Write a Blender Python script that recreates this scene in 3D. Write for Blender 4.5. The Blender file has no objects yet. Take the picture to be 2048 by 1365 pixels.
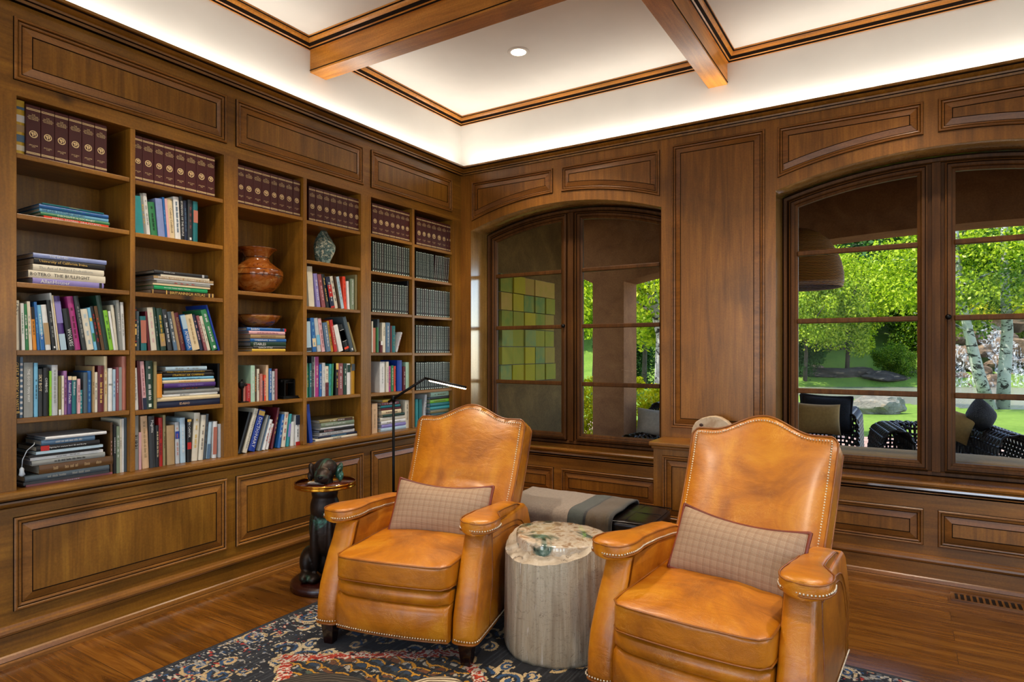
import bpy, bmesh, math, random
import numpy as np
from mathutils import Vector, Matrix
rnd = random.Random(7)
R_ = math.radians
scene = bpy.context.scene
COL = scene.collection
# ------------------------------------------------------------------ camera model (2048x1365 frame)
FP, CX, HY, CH = 1259.0, 1024.0, 702.0, 1.4
RV = (.8466, .532); FV = (-.532, .8466); CP = (3.358, -4.515)
def ray(px):
    u = (px-CX)/FP
    return RV[0]*u+FV[0], RV[1]*u+FV[1]
def onx(px, py, X=0.):
    dx, dy = ray(px); t = (X-CP[0])/dx
    return CP[1]+t*dy, CH-t*(py-HY)/FP
def ony(px, py, Y=0.):
    dx, dy = ray(px); t = (Y-CP[1])/dy
    return CP[0]+t*dx, CH-t*(py-HY)/FP
def att(px, py, t):
    dx, dy = ray(px)
    return Vector((CP[0]+t*dx, CP[1]+t*dy, CH-t*(py-HY)/FP))
cd = bpy.data.cameras.new('camera'); cam = bpy.data.objects.new('camera', cd); COL.objects.link(cam)
cam.location = (CP[0], CP[1], CH)
cam.rotation_euler = (R_(90), 0, math.atan2(.532, .8466))
cd.sensor_width = 36; cd.lens = FP/2048*36; cd.shift_y = (HY-682.5)/2048; cd.clip_start = .05; cd.clip_end = 300
scene.camera = cam
# ------------------------------------------------------------------ object helpers
def tag(o, label=None, cat=None, group=None, kind=None):
    if label: o['label'] = label
    if cat: o['category'] = cat
    if group: o['group'] = group
    if kind: o['kind'] = kind
    return o
def empty(name, loc=(0,0,0), rz=0., label=None, cat=None, group=None):
    o = bpy.data.objects.new(name, None); COL.objects.link(o)
    o.location = loc; o.rotation_euler = (0,0,rz); o.empty_display_size = .05
    return tag(o, label, cat, group)
def link(name, me, parent=None, mats=None):
    o = bpy.data.objects.new(name, me); COL.objects.link(o)
    if mats:
        for m in (mats if isinstance(mats, (list, tuple)) else [mats]): me.materials.append(m)
    if parent: o.parent = parent
    return o
class MB:
    def __init__(s): s.v = []; s.f = []; s.m = []; s.sm = []
    def add(s, vs, fs, m=0, smooth=False):
        b = len(s.v); s.v += [tuple(v) for v in vs]
        for f in fs: s.f.append(tuple(i+b for i in f)); s.m.append(m); s.sm.append(smooth)
        return s
    def box(s, x0, x1, y0, y1, z0, z1, m=0, M=None):
        vs = [(x,y,z) for x in (x0,x1) for y in (y0,y1) for z in (z0,z1)]
        if M is not None: vs = [tuple(M@Vector(v)) for v in vs]
        s.add(vs, [(0,1,3,2),(4,6,7,5),(0,4,5,1),(2,3,7,6),(0,2,6,4),(1,5,7,3)], m); return s
    def grid(s, P, m=0, smooth=True, cu=False, cv=False):
        n = len(P); k = len(P[0]); vs = [p for r in P for p in r]; fs = []
        for i in range(n if cu else n-1):
            for j in range(k if cv else k-1):
                a = i*k+j; b = i*k+(j+1)%k; c = ((i+1)%n)*k+(j+1)%k; d = ((i+1)%n)*k+j
                fs.append((a,b,c,d))
        s.add(vs, fs, m, smooth); return s
    def lathe(s, prof, c=(0,0,0), n=32, m=0, smooth=True, cap=True, sx=1, sy=1):
        P = [[(c[0]+r*sx*math.cos(2*math.pi*j/n), c[1]+r*sy*math.sin(2*math.pi*j/n), c[2]+z) for j in range(n)] for r, z in prof]
        s.grid(P, m, smooth, cv=True)
        if cap:
            for r in (P[0], P[-1]): s.add(r, [tuple(range(n))], m, False)
        return s
    def tube(s, pts, r, n=8, m=0, closed=False, cap=True, flat=1.0, twist=None):
        pts = [Vector(p) for p in pts]; N = len(pts); P = []
        up = None
        for i, p in enumerate(pts):
            a = pts[(i-1)%N] if (closed or i>0) else p; b = pts[(i+1)%N] if (closed or i<N-1) else p
            t = (b-a).normalized()
            if up is None:
                up = Vector((0,0,1)) if abs(t.z) < .9 else Vector((1,0,0))
            e1 = (up - t*up.dot(t)).normalized(); up = e1; e2 = t.cross(e1)
            ri = r[i] if isinstance(r, (list, tuple)) else r
            tw = twist*i if twist else 0
            P.append([p + (e1*math.cos(2*math.pi*j/n+tw)*flat + e2*math.sin(2*math.pi*j/n+tw))*ri for j in range(n)])
        s.grid(P, m, True, cu=closed, cv=True)
        if cap and not closed:
            for q in (P[0], P[-1]): s.add(q, [tuple(range(n))], m, False)
        return s
    def sphere(s, c, r, n=12, k=8, m=0, M=None):
        rr = r if isinstance(r, (tuple, list)) else (r,r,r)
        P = []
        for i in range(k+1):
            th = math.pi*i/k
            P.append([(rr[0]*math.sin(th)*math.cos(2*math.pi*j/n), rr[1]*math.sin(th)*math.sin(2*math.pi*j/n), rr[2]*math.cos(th)) for j in range(n)])
        P = [[tuple((M@Vector(p) if M is not None else Vector(p))+Vector(c)) for p in r_] for r_ in P]
        s.grid(P, m, True, cv=True); return s
    def prism(s, poly, fn, h0, h1, m=0, smooth=False):
        n = len(poly); A = [fn(a,b,h0) for a,b in poly]; B = [fn(a,b,h1) for a,b in poly]
        s.add(A+B, [tuple(range(n))[::-1], tuple(range(n,2*n))], m)
        s.add(A+B, [(i,(i+1)%n,n+(i+1)%n,n+i) for i in range(n)], m, smooth); return s
    def mesh(s, name):
        me = bpy.data.meshes.new(name); me.from_pydata(s.v, [], s.f)
        me.polygons.foreach_set('material_index', s.m); me.polygons.foreach_set('use_smooth', s.sm)
        me.update(); return me
    def build(s, name, mats, parent=None, bevel=0, weld=False):
        me = s.mesh(name)
        if weld or True:
            bm = bmesh.new(); bm.from_mesh(me)
            bmesh.ops.remove_doubles(bm, verts=bm.verts, dist=1e-5)
            bmesh.ops.recalc_face_normals(bm, faces=bm.faces); bm.to_mesh(me); bm.free()
        o = link(name, me, parent, mats)
        if bevel:
            b = o.modifiers.new('bevel', 'BEVEL'); b.width = bevel; b.segments = 2; b.limit_method = 'ANGLE'
        return o
def offset_ring(path, d):
    n = len(path); out = []
    for i in range(n):
        a = Vector(path[i-1]); p = Vector(path[i]); b = Vector(path[(i+1)%n])
        e1 = (p-a).normalized(); e2 = (b-p).normalized()
        n1 = Vector((-e1.y, e1.x)); n2 = Vector((-e2.y, e2.x))
        k = (n1+n2)/(1+n1.dot(n2)); out.append((p.x+k.x*d, p.y+k.y*d))
    return out
def mold(mb, path, prof, fn, cap=None, closed_prof=False):
    """path counter-clockwise; prof = [(inset, height, material index of the strip that follows)]"""
    rings = [[fn(a,b,h) for a,b in offset_ring(path, d)] for d,h,_ in prof]
    n = len(path)
    rng = range(len(rings)) if closed_prof else range(len(rings)-1)
    for k in rng:
        A = rings[k]; B = rings[(k+1)%len(rings)]
        mb.add(A+B, [(i,(i+1)%n,n+(i+1)%n,n+i) for i in range(n)], prof[k][2])
    if cap is not None: mb.add(rings[-1], [tuple(range(n))], cap)
    return mb
def rect(a0, b0, a1, b1): return [(a0,b0),(a1,b0),(a1,b1),(a0,b1)]
def puffbox(w, d, h, n=14, k=6., crown=0., crownb=0., fn=None):
    """soft box centred at the origin as vertices and faces"""
    bm = bmesh.new(); bmesh.ops.create_cube(bm, size=2)
    bmesh.ops.subdivide_edges(bm, edges=bm.edges, cuts=n, use_grid_fill=True)
    for v in bm.verts:
        p = v.co; q = (abs(p.x)**k+abs(p.y)**k+abs(p.z)**k)**(1/k); p = p/q
        z = p.z*h/2
        if p.z > 0: z += crown*(1-p.x**2)*(1-p.y**2)
        else: z -= crownb*(1-p.x**2)*(1-p.y**2)
        v.co = Vector((p.x*w/2, p.y*d/2, z))
        if fn: v.co = Vector(fn(v.co.x, v.co.y, v.co.z))
    vs = [tuple(v.co) for v in bm.verts]; bm.verts.index_update()
    fs = [tuple(v.index for v in f.verts) for f in bm.faces]; bm.free()
    return vs, fs
# ------------------------------------------------------------------ materials
def lin(h):
    if isinstance(h, str):
        h = h.lstrip('#'); c = [int(h[i:i+2],16)/255 for i in (0,2,4)]
        return tuple((x/12.92 if x <= .04045 else ((x+.055)/1.055)**2.4) for x in c)+(1,)
    return tuple(h)+((1,) if len(h) == 3 else ())
class NT:
    def __init__(s, name):
        s.m = bpy.data.materials.new(name); s.m.use_nodes = True; s.t = s.m.node_tree
        s.b = s.t.nodes['Principled BSDF']; s.out = s.t.nodes['Material Output']
    def n(s, ty, **kw):
        nd = s.t.nodes.new(ty)
        for k, v in kw.items():
            if k.startswith('i_'):
                nd.inputs[k[2:].replace('_',' ')].default_value = v
            else: setattr(nd, k, v)
        return nd
    def l(s, a, b): s.t.links.new(a, b)
    def coord(s, scale=(1,1,1), rot=(0,0,0), kind='Object'):
        tc = s.n('ShaderNodeTexCoord'); mp = s.n('ShaderNodeMapping')
        mp.inputs['Scale'].default_value = scale; mp.inputs['Rotation'].default_value = rot
        s.l(tc.outputs[kind], mp.inputs['Vector']); return mp.outputs['Vector']
    def noise(s, vec, scale, detail=4., rough=.55, dist=0.):
        nd = s.n('ShaderNodeTexNoise'); nd.inputs['Scale'].default_value = scale; nd.inputs['Detail'].default_value = detail
        nd.inputs['Roughness'].default_value = rough; nd.inputs['Distortion'].default_value = dist
        s.l(vec, nd.inputs['Vector']); return nd.outputs['Fac']
    def ramp(s, fac, stops, interp='LINEAR'):
        nd = s.n('ShaderNodeValToRGB'); cr = nd.color_ramp; cr.interpolation = interp
        while len(cr.elements) < len(stops): cr.elements.new(.5)
        for e, (p, c) in zip(cr.elements, stops): e.position = p; e.color = lin(c)
        s.l(fac, nd.inputs['Fac']); return nd.outputs['Color']
    def mix(s, fac, a, b, mode='MIX'):
        nd = s.n('ShaderNodeMix', data_type='RGBA', blend_type=mode)
        for k, v in ((0, fac), (6, a), (7, b)):
            if hasattr(v, 'links') or isinstance(v, bpy.types.NodeSocket): s.l(v, nd.inputs[k])
            else: nd.inputs[k].default_value = v if k == 0 else lin(v)
        return nd.outputs[2]
    def math(s, op, a, b=None):
        nd = s.n('ShaderNodeMath', operation=op)
        for k, v in ((0, a), (1, b)):
            if v is None: continue
            if isinstance(v, bpy.types.NodeSocket): s.l(v, nd.inputs[k])
            else: nd.inputs[k].default_value = v
        return nd.outputs[0]
    def bump(s, h, strength=.2, dist=.01):
        nd = s.n('ShaderNodeBump'); nd.inputs['Strength'].default_value = strength; nd.inputs['Distance'].default_value = dist
        s.l(h, nd.inputs['Height']); s.l(nd.outputs['Normal'], s.b.inputs['Normal'])
    def setp(s, **kw):
        for k, v in kw.items():
            k = k.replace('_', ' ')
            if isinstance(v, bpy.types.NodeSocket): s.l(v, s.b.inputs[k])
            else: s.b.inputs[k].default_value = v
        return s
def simple(name, col, rough=.5, metal=0., spec=.5, noise=.0, nscale=20., bump=0., coat=0.):
    t = NT(name); v = t.coord()
    n = t.noise(v, nscale, 3.)
    c = lin(col)
    if noise:
        d = tuple(x*(1-noise) for x in c[:3])+(1,); l = tuple(min(1, x*(1+noise)) for x in c[:3])+(1,)
        t.setp(Base_Color=t.ramp(n, [(.3, d), (.7, l)]))
    else: t.setp(Base_Color=t.mix(.03, c, n if False else c))
    t.setp(Roughness=rough, Metallic=metal, Specular_IOR_Level=spec, Coat_Weight=coat)
    if bump: t.bump(n, bump, .004)
    return t.m
def wood(name, axis, tones=('#3a2008', '#70430f', '#8f5a1c'), rough=.36, knots=True, fine=1.):
    t = NT(name); s = [11.*fine]*3; s[axis] = .7
    v = t.coord(tuple(s)); g = t.noise(v, 1.6, 7., .62, 1.1)
    s2 = [60.]*3; s2[axis] = 2.5
    g2 = t.noise(t.coord(tuple(s2)), 2., 3.)
    big = t.noise(t.coord((1,1,1)), 1.7, 3., .5, .5)
    c = t.ramp(g, [(.10, tones[0]), (.48, tones[1]), (.92, tones[2])])
    c = t.mix(.5, c, t.ramp(g2, [(.3, (.72,.70,.64)), (.7, (1.14,1.14,1.14))]), 'MULTIPLY')
    c = t.mix(1., c, t.ramp(big, [(.30, (.62,.60,.54)), (.48, (1.,1.,.98)), (.75, (1.36,1.32,1.2))]), 'MULTIPLY')
    fine_ = t.noise(t.coord((30,30,30)), 3., 4., .7); c = t.mix(1., c, t.ramp(fine_, [(.3, (.84,.83,.8)), (.7, (1.14,1.14,1.14))]), 'MULTIPLY')
    if knots:
        vo = t.n('ShaderNodeTexVoronoi', feature='F1'); vo.inputs['Scale'].default_value = 1.35
        w = [1.,1.,1.]; w[axis] = .75
        t.l(t.coord(tuple(w)), vo.inputs['Vector'])
        k = t.ramp(vo.outputs['Distance'], [(.012, (1,1,1)), (.05, (0,0,0))])
        c = t.mix(k, c, '#241205')
    t.setp(Base_Color=c, Roughness=rough, Specular_IOR_Level=.45, Coat_Weight=.12, Coat_Roughness=.25)
    t.bump(g2, .05, .003)
    return t.m
TN = ('#4a300c', '#82561a', '#ac7a2a')
M = {}
M['wood_z'] = wood('stained_alder_upright', 2, TN)
M['wood_y'] = wood('stained_alder_along_bookcase', 1, TN)
M['wood_x'] = wood('stained_alder_along_window_wall', 0, TN)
TF = ('#4e300e', '#85541b', '#aa722c')
M['fwood_z'] = wood('window_wall_alder_upright', 2, TF)
M['fwood_x'] = wood('window_wall_alder_level', 0, TF)
M['glaze'] = simple('dark_antique_glaze', '#1a0e05', .8, spec=.1)
M['bead'] = wood('worn_moulding_edge', 1, ('#4c2e10', '#8a5a24', '#a87232'), .32, False)
M['beadx'] = wood('worn_moulding_edge_window_wall', 0, ('#4c2a10', '#80501f', '#9a622a'), .32, False)
M['beam'] = wood('ceiling_beam_alder', 0, ('#7a4618', '#b67428', '#d69642'), .36)
M['beamy'] = wood('ceiling_beam_alder_cross', 1, ('#7a4618', '#b67428', '#d69642'), .36)
M['sash'] = wood('window_sash_wood', 2, ('#2c1808', '#563414', '#704a24'), .5, False)
M['reveal'] = wood('daylit_varnished_reveal', 2, ('#6a4a22', '#94703a', '#b08a50'), .22, False); M['reveal'].node_tree.nodes['Principled BSDF'].inputs['Coat Weight'].default_value = 1.; M['reveal'].node_tree.nodes['Principled BSDF'].inputs['Coat Roughness'].default_value = .16  # tones paler than the wall wood, putting daylight on the reveals into the colour
M['reveal'].node_tree.nodes['Principled BSDF'].inputs['Coat IOR'].default_value = 2.1
M['sillw'] = wood('varnished_window_sill', 0, TF, .25, False); M['sillw'].node_tree.nodes['Principled BSDF'].inputs['Coat Weight'].default_value = 1.; M['sillw'].node_tree.nodes['Principled BSDF'].inputs['Coat Roughness'].default_value = .12
M['sillw'].node_tree.nodes['Principled BSDF'].inputs['Coat IOR'].default_value = 1.9
M['sash'].node_tree.nodes['Principled BSDF'].inputs['Coat Weight'].default_value = 0; M['sash'].node_tree.nodes['Principled BSDF'].inputs['Specular IOR Level'].default_value = .2
M['plaster'] = simple('white_plaster', '#e2ded6', .85, noise=.03, nscale=3, bump=.03)
M['bone'] = simple('pale_walls_behind', '#cfc8ba', .8)
def floor_mat():
    t = NT('oak_plank_floor'); tc = t.n('ShaderNodeTexCoord')
    br = t.n('ShaderNodeTexBrick'); br.offset = .37; br.offset_frequency = 2
    for k, v in (('Scale', 1.), ('Mortar Size', .0012), ('Mortar Smooth', .2), ('Brick Width', 1.35), ('Row Height', .135), ('Bias', 0.)): br.inputs[k].default_value = v
    br.inputs['Color1'].default_value = (0,0,0,1); br.inputs['Color2'].default_value = (1,1,1,1); br.inputs['Mortar'].default_value = (.5,.5,.5,1)
    t.l(tc.outputs['Object'], br.inputs['Vector'])
    # each plank shifts the grain
    sep = t.n('ShaderNodeSeparateColor'); t.l(br.outputs['Color'], sep.inputs[0])
    comb = t.n('ShaderNodeCombineXYZ'); t.l(t.math('MULTIPLY', sep.outputs[0], 7.), comb.inputs[0]); t.l(t.math('MULTIPLY', sep.outputs[0], 3.), comb.inputs[1])
    va = t.n('ShaderNodeVectorMath', operation='ADD'); t.l(tc.outputs['Object'], va.inputs[0]); t.l(comb.outputs[0], va.inputs[1])
    mp = t.n('ShaderNodeMapping'); mp.inputs['Scale'].default_value = (1.1, 11, 1); t.l(va.outputs[0], mp.inputs['Vector'])
    g = t.noise(mp.outputs[0], 1.3, 8., .6, 1.4)
    mp2 = t.n('ShaderNodeMapping'); mp2.inputs['Scale'].default_value = (4, 90, 1); t.l(va.outputs[0], mp2.inputs['Vector'])
    g2 = t.noise(mp2.outputs[0], 1., 3.)
    c = t.ramp(g, [(.25, '#402508'), (.5, '#774814'), (.75, '#986626')])
    c = t.mix(.5, c, t.ramp(g2, [(.35, (.6,.55,.5)), (.65, (1.15,1.15,1.15))]), 'MULTIPLY')
    c = t.mix(1., c, t.ramp(sep.outputs[0], [(0, (.72,.70,.68)), (1, (1.2,1.2,1.2))]), 'MULTIPLY')
    c = t.mix(t.math('MULTIPLY', br.outputs['Fac'], .8), c, '#180a03')
    t.setp(Base_Color=c, Roughness=t.ramp(g, [(.3, (.3,.3,.3)), (.7, (.2,.2,.2))]), Specular_IOR_Level=.5, Coat_Weight=.25, Coat_Roughness=.12)
    t.bump(g2, .06, .002); return t.m
M['floor'] = floor_mat()
def leather(name, tones, rough=.36, scr=True):
    t = NT(name); v = t.coord()
    big = t.noise(v, 3.6, 6., .62, .6)
    c = t.ramp(big, [(.28, tones[0]), (.5, tones[1]), (.74, tones[2])])
    if scr:
        s1 = t.noise(t.coord((6,1.5,5), (0,0,.6)), 4., 5., .6, 2.5)
        ln = t.ramp(s1, [(.478, (0,0,0)), (.5, (1,1,1)), (.522, (0,0,0))])
        msk = t.ramp(t.noise(v, 7., 2.), [(.50, (0,0,0)), (.68, (.34,.34,.34))])
        c = t.mix(t.mix(1., ln, msk, 'MULTIPLY'), c, tones[3])
    vo = t.n('ShaderNodeTexVoronoi'); vo.inputs['Scale'].default_value = 380; t.l(v, vo.inputs['Vector'])
    wr = t.noise(t.coord((3,7,7), (0,0,.5)), 3.2, 4., .55, 1.)
    h = t.math('ADD', t.math('MULTIPLY', vo.outputs['Distance'], .12), wr)
    t.setp(Base_Color=c, Roughness=rough, Specular_IOR_Level=.5, Coat_Weight=.2, Coat_Roughness=.22)
    t.bump(h, .22, .014); return t.m
M['tan'] = leather('tan_leather', ('#8a4a05', '#bd700b', '#dc9722', '#eebc68'))
M['tan_dark'] = leather('tan_leather_welt', ('#6a3205', '#8f5008', '#a86412', '#c0802a'), .4, False)
M['blackleather'] = leather('dark_brown_leather', ('#0c0807', '#17100e', '#211815', '#2c2220'), .22, False)
M['nail'] = simple('pewter_nailhead', '#e6d8be', .3, .75)
M['legwood'] = simple('espresso_leg_wood', '#1a0705', .25, 0, noise=.3, coat=.3)
M['black'] = simple('matte_black_metal', '#0a0a0b', .4, .6)
M['brass'] = simple('polished_brass', '#d0922e', .18, 1.)
def emis(name, col, st):
    t = NT(name); t.setp(Base_Color=lin(col), Emission_Color=lin(col), Emission_Strength=st); return t.m
M['lampglow'] = emis('warm_lamp_diffuser', '#ffd2a0', 30.)
M['ledglow'] = emis('led_strip', '#fff2dc', 14.)
M['disc'] = emis('downlight_lens', '#ffe9cc', 12.)
# ================================================================== ROOM SHELL
XR, YF = 6.6, -7.6            # right and front walls
ZC = 3.505; ZK = 3.02; SET = .08
def struct(o): o['kind'] = 'structure'; return o
b = MB(); b.box(-.6, XR+.3, YF-.3, .2, -.06, 0, 0); struct(b.build('floor', M['floor']))
b = MB(); b.box(-.9, XR+.3, YF-.3, .75, ZC, ZC+.12, 0); struct(b.build('ceiling', M['plaster']))
# --- left wall: plaster above the cornice, hidden backing below
b = MB(); b.box(-.55, -.42, YF-.3, .5, 0, 2.99, 1); b.box(-.55, -SET, YF-.3, .5, 2.99, ZC, 0)
# panelled stretch nearer than the bookcase
b.box(-.42, -.02, -3.95, -3.43, 0, 2.99, 2); b.box(-.42, -.30, YF, -3.95, 0, 2.99, 2)
struct(b.build('wall_left', [M['plaster'], M['bone'], M['wood_z']]))
# --- window wall
YW = .42
WINS = [(.093, 1.82, 2.605), (2.61, 4.41, 2.62)]
ZS = .60
def arch_z(w, x, d=0.):
    x0, x1, zp = WINS[w]; c = (x0+x1)/2; hw = (x1-x0)/2; rise = .145
    R = (hw*hw+rise*rise)/(2*rise); return zp-R+math.sqrt(max(0, (R-d)**2-(x-c)**2))
b = MB()
def wseg(x0, x1, z0, z1, m=0): b.box(x0 if x0 not in (1.82, 4.41) else x0+.0004, x1 if x1 not in (.093, 2.61) else x1-.0004, 0, YW, z0, z1, m)
wseg(-.42, .093, 0, 2.99); wseg(1.82, 2.61, 0, 2.99); wseg(4.41, 4.75, 0, 2.99)
wseg(.093, 1.82, 0, ZS); wseg(2.61, 4.41, 0, ZS)
for w in (0, 1):
    x0, x1, zp = WINS[w]; N = 28
    for i in range(N):
        a = x0+(x1-x0)*i/N; c = x0+(x1-x0)*(i+1)/N; za, zc = arch_z(w, a), arch_z(w, c)
        b.add([(a,0,za),(c,0,zc),(c,0,2.99),(a,0,2.99),(a,YW,za),(c,YW,zc),(c,YW,2.99),(a,YW,2.99)],
              [(0,1,2,3),(7,6,5,4)], 0, False)
        b.add([(a,0,za),(c,0,zc),(c,YW,zc),(a,YW,za)], [(0,3,2,1)], 2, True)
    for xx in (x0, x1): b.add([(xx,.0,ZS),(xx,YW,ZS),(xx,YW,arch_z(w,xx)),(xx,0,arch_z(w,xx))], [(0,1,2,3)], 2)
wseg(4.75, XR+.3, 0, 2.99)
b.box(-.42, XR+.3, SET, YW, 2.99, ZC, 1)
wall_back = struct(b.build('wall_back', [M['fwood_z'], M['plaster'], M['reveal']]))
# --- right wall and front wall (behind the camera) with openings for assumed, unseen windows
def wall_hole(name, axis, pos, a0, a1, holes, th=.2):
    b = MB(); segs = []
    xs = sorted([a0, a1]+[h[0] for h in holes]+[h[1] for h in holes])
    for i in range(len(xs)-1):
        s0, s1 = xs[i], xs[i+1]; mid = (s0+s1)/2
        hh = [h for h in holes if h[0] < mid < h[1]]
        if hh: segs += [(s0,s1,0,hh[0][2]), (s0,s1,hh[0][3],ZC)]
        else: segs.append((s0,s1,0,ZC))
    for s0,s1,z0,z1 in segs:
        if axis == 'x': b.box(pos, pos+th, s0, s1, z0, z1, 0)
        else: b.box(s0, s1, pos-th, pos, z0, z1, 0)
    o = struct(b.build(name, [M['bone']]))
    return o
wall_hole('wall_right', 'x', XR, YF, .4, [(-5.2,-3.3,.55,2.7), (-2.5,-.7,.55,2.7)])
wall_hole('wall_front', 'y', YF, -.5, XR, [(.6,2.8,.2,2.7), (3.6,5.8,.2,2.7)])
# --- cornice (crown with cove ledge) round the room
b = MB()
prof = [(-.105,2.985),(0,2.985),(0,2.955),(.010,2.955),(.012,2.968),(.020,2.972),(.022,2.982),(.034,2.988),(.046,3.0),(.05,3.008),(.058,3.01),(.058,3.024),(.045,3.027),(-.105,3.0)]
def fl(p, z): return (p, z)
P = []
for p, z in prof:
    P.append([(p, YF, z), (p, -p, z), (XR, -p, z)])
mi = [0,0,1,0,1,0,0,0,1,0,0,0,0]
for k in range(len(P)-1):
    A, B = P[k], P[k+1]; b.add(A+B, [(0,1,4,3),(1,2,5,4)], 0 if mi[k] == 0 else 1)
o = b.build('trim_1', [M['wood_y'], M['glaze']]); struct(o); o['label'] = 'stained wood cornice above the panelling hiding the cove light'
# --- crown moulding under the ceiling inside the coffers + beams
yA = [ -4.515+(onx(620,143.5,-SET)[0]+4.515), onx(652,158,-SET)[0] ]
xB = [ ony(1417,175,SET)[0], ony(1455,167,SET)[0] ]
ZB = 3.29
crown = [(0,-.066),(.010,-.066),(.014,-.056),(.022,-.052),(.034,-.034),(.046,-.022),(.05,-.012),(.062,-.010),(.062,0)]
beamsA = [(yA[0], yA[1]), (yA[0]-3.3, yA[1]-3.3)]
beamsB = [(xB[0], xB[1]), (xB[0]+2.9, xB[1]+2.9)]
b = MB()
for y0, y1 in beamsA:
    b.box(-SET, XR, y0, y1, ZB, ZC, 0)
    for yy, s in ((y0, -1), (y1, 1)):
        b.box(-SET, XR, min(yy, yy+s*.004), max(yy, yy+s*.004), ZB+.012, ZB+.018, 1)
o = b.build('beam', [M['beam'], M['glaze']], bevel=.006); tag(o, 'stained wood ceiling beams running parallel to the window wall', None, None, 'structure'); o.name = 'trim_2'
b = MB()
for x0, x1 in beamsB:
    b.box(x0, x1, YF, SET, ZB, ZC, 0)
    for xx, s in ((x0, -1), (x1, 1)):
        b.box(min(xx, xx+s*.004), max(xx, xx+s*.004), YF, SET, ZB+.012, ZB+.018, 1)
o = b.build('trim_3', [M['beamy'], M['glaze']], bevel=.006); tag(o, 'stained wood ceiling beams running away from the window wall', None, None, 'structure')
b = MB()
xs = [-SET] + [v for p in beamsB for v in p] + [XR]; ys = [YF] + [v for p in sorted(beamsA) for v in p] + [SET]
for i in range(0, len(xs), 2):
    for j in range(0, len(ys), 2):
        x0, x1, y0, y1 = xs[i], xs[i+1], ys[j], ys[j+1]
        if x1-x0 < .2 or y1-y0 < .2: continue
        pr = [(d, h, 1 if k in (1, 3, 6) else 0) for k, (d, h) in enumerate(crown)]
        mold(b, rect(x0,y0,x1,y1), pr, lambda a,c,h: (a,c,ZC+h))
o = b.build('trim_4', [M['beam'], M['glaze']]); tag(o, 'stained crown moulding round the coffered ceiling fields', None, None, 'structure')
# ================================================================== raised panels and mouldings
PROF = [(0,0,1),(.0015,.009,0),(.006,.014,0),(.012,.014,0),(.015,.010,1),(.017,.006,0),(.022,.010,0),(.028,.009,0),(.031,.003,1),(.034,.002,0),(.068,.0115,1),(.070,.0125,1),(.073,.010,0)]
def panel(name, path, fn, mats, parent=None, prof=PROF):
    b = MB(); mold(b, path, prof, fn, cap=2)
    return b.build(name, mats, parent)
XF = -.02
fl_left = lambda a, c, h: (XF+h, -a, c)     # a = -y so that the path keeps its direction
fl_back = lambda a, c, h: (a, -h, c)
matsL = [M['bead'], M['glaze'], M['wood_z']]; matsB = [M['beadx'], M['glaze'], M['fwood_z']]
# window wall panels: arched ones above the windows
def arch_panel(x0, x1, w, ztop):
    pts = []; N = 14
    c = (WINS[w][0]+WINS[w][1])/2
    for i in range(N+1):
        x = x0+(x1-x0)*i/N; pts.append((x, arch_z(w, x)+.078))
    pts += [(x1, ztop), (x0, ztop)]; return pts
o_ = panel('panel', arch_panel(.103, .915, 0, 2.885), fl_back, matsB, wall_back)
panel('panel', arch_panel(.993, 1.81, 0, 2.885), fl_back, matsB, wall_back)
panel('panel', arch_panel(2.62, 3.439, 1, 2.897), fl_back, matsB, wall_back)
panel('panel', arch_panel(3.511, 4.40, 1, 2.897), fl_back, matsB, wall_back)
panel('panel', rect(1.897, .84, 2.542, 2.9), fl_back, matsB, wall_back)
panel('panel', rect(4.55, .9, 5.35, 2.9), fl_back, matsB, wall_back)
fl_w = lambda a, c, h: (a, -.02-h, c)
b = MB(); b.box(.0, 1.86, -.02, 0, 0, .56, 0); b.box(2.6, XR, -.02, 0, 0, .56, 0); b.build('wainscot', [M['fwood_x']], wall_back)
for x0, x1 in ((.06,.933),(1.003,1.80),(2.62,3.439),(3.509,4.40),(4.55,5.4)):
    panel('panel', rect(x0, .237, x1, .457), fl_w, matsB, wall_back)
# baseboards
def basebd(name, axis, a0, a1, face, mats):
    b = MB()
    pr = [(0,0),(.030,0),(.030,.018),(.026,.026),(.024,.028),(.018,.046),(.012,.052),(.012,.135),(.020,.140),(.026,.152),(.024,.164),(.014,.170),(.010,.180),(0,.182)]
    mi = [0,2,2,1,2,2,0,1,2,2,2,2,0]
    for k in range(len(pr)-1):
        (p,z),(q,y) = pr[k],pr[k+1]
        if axis == 'y': vs = [(face+p,a0,z),(face+p,a1,z),(face+q,a1,y),(face+q,a0,y)]
        else: vs = [(a0,face-p,z),(a1,face-p,z),(a1,face-q,y),(a0,face-q,y)]
        b.add(vs, [(0,1,2,3)], mi[k])
    return struct(b.build(name, mats))
basebd('baseboard_left', 'y', YF, -.0, -.024, [M['wood_y'], M['glaze'], M['bead']])
basebd('baseboard_back', 'x', .0, XR, -.02, [M['fwood_x'], M['glaze'], M['beadx']])
# window stools (sills) and the moulding below
def stool(x0, x1, name):
    b = MB()
    pr = [(-.25,.612),(.012,.622),(.024,.618),(.03,.608),(.026,.594),(.012,.588),(.010,.580),(.012,.568),(.006,.556),(-.0,.548),(-.0,.54)]
    mi = [0,0,0,0,1,0,0,1,0,0]
    for k in range(len(pr)-1):
        (p,z),(q,y) = pr[k],pr[k+1]
        b.add([(x0,-.02-p,z),(x1,-.02-p,z),(x1,-.02-q,y),(x0,-.02-q,y)], [(0,1,2,3)], mi[k])
    o = b.build(name, [M['sillw'], M['glaze']]); return o
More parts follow.
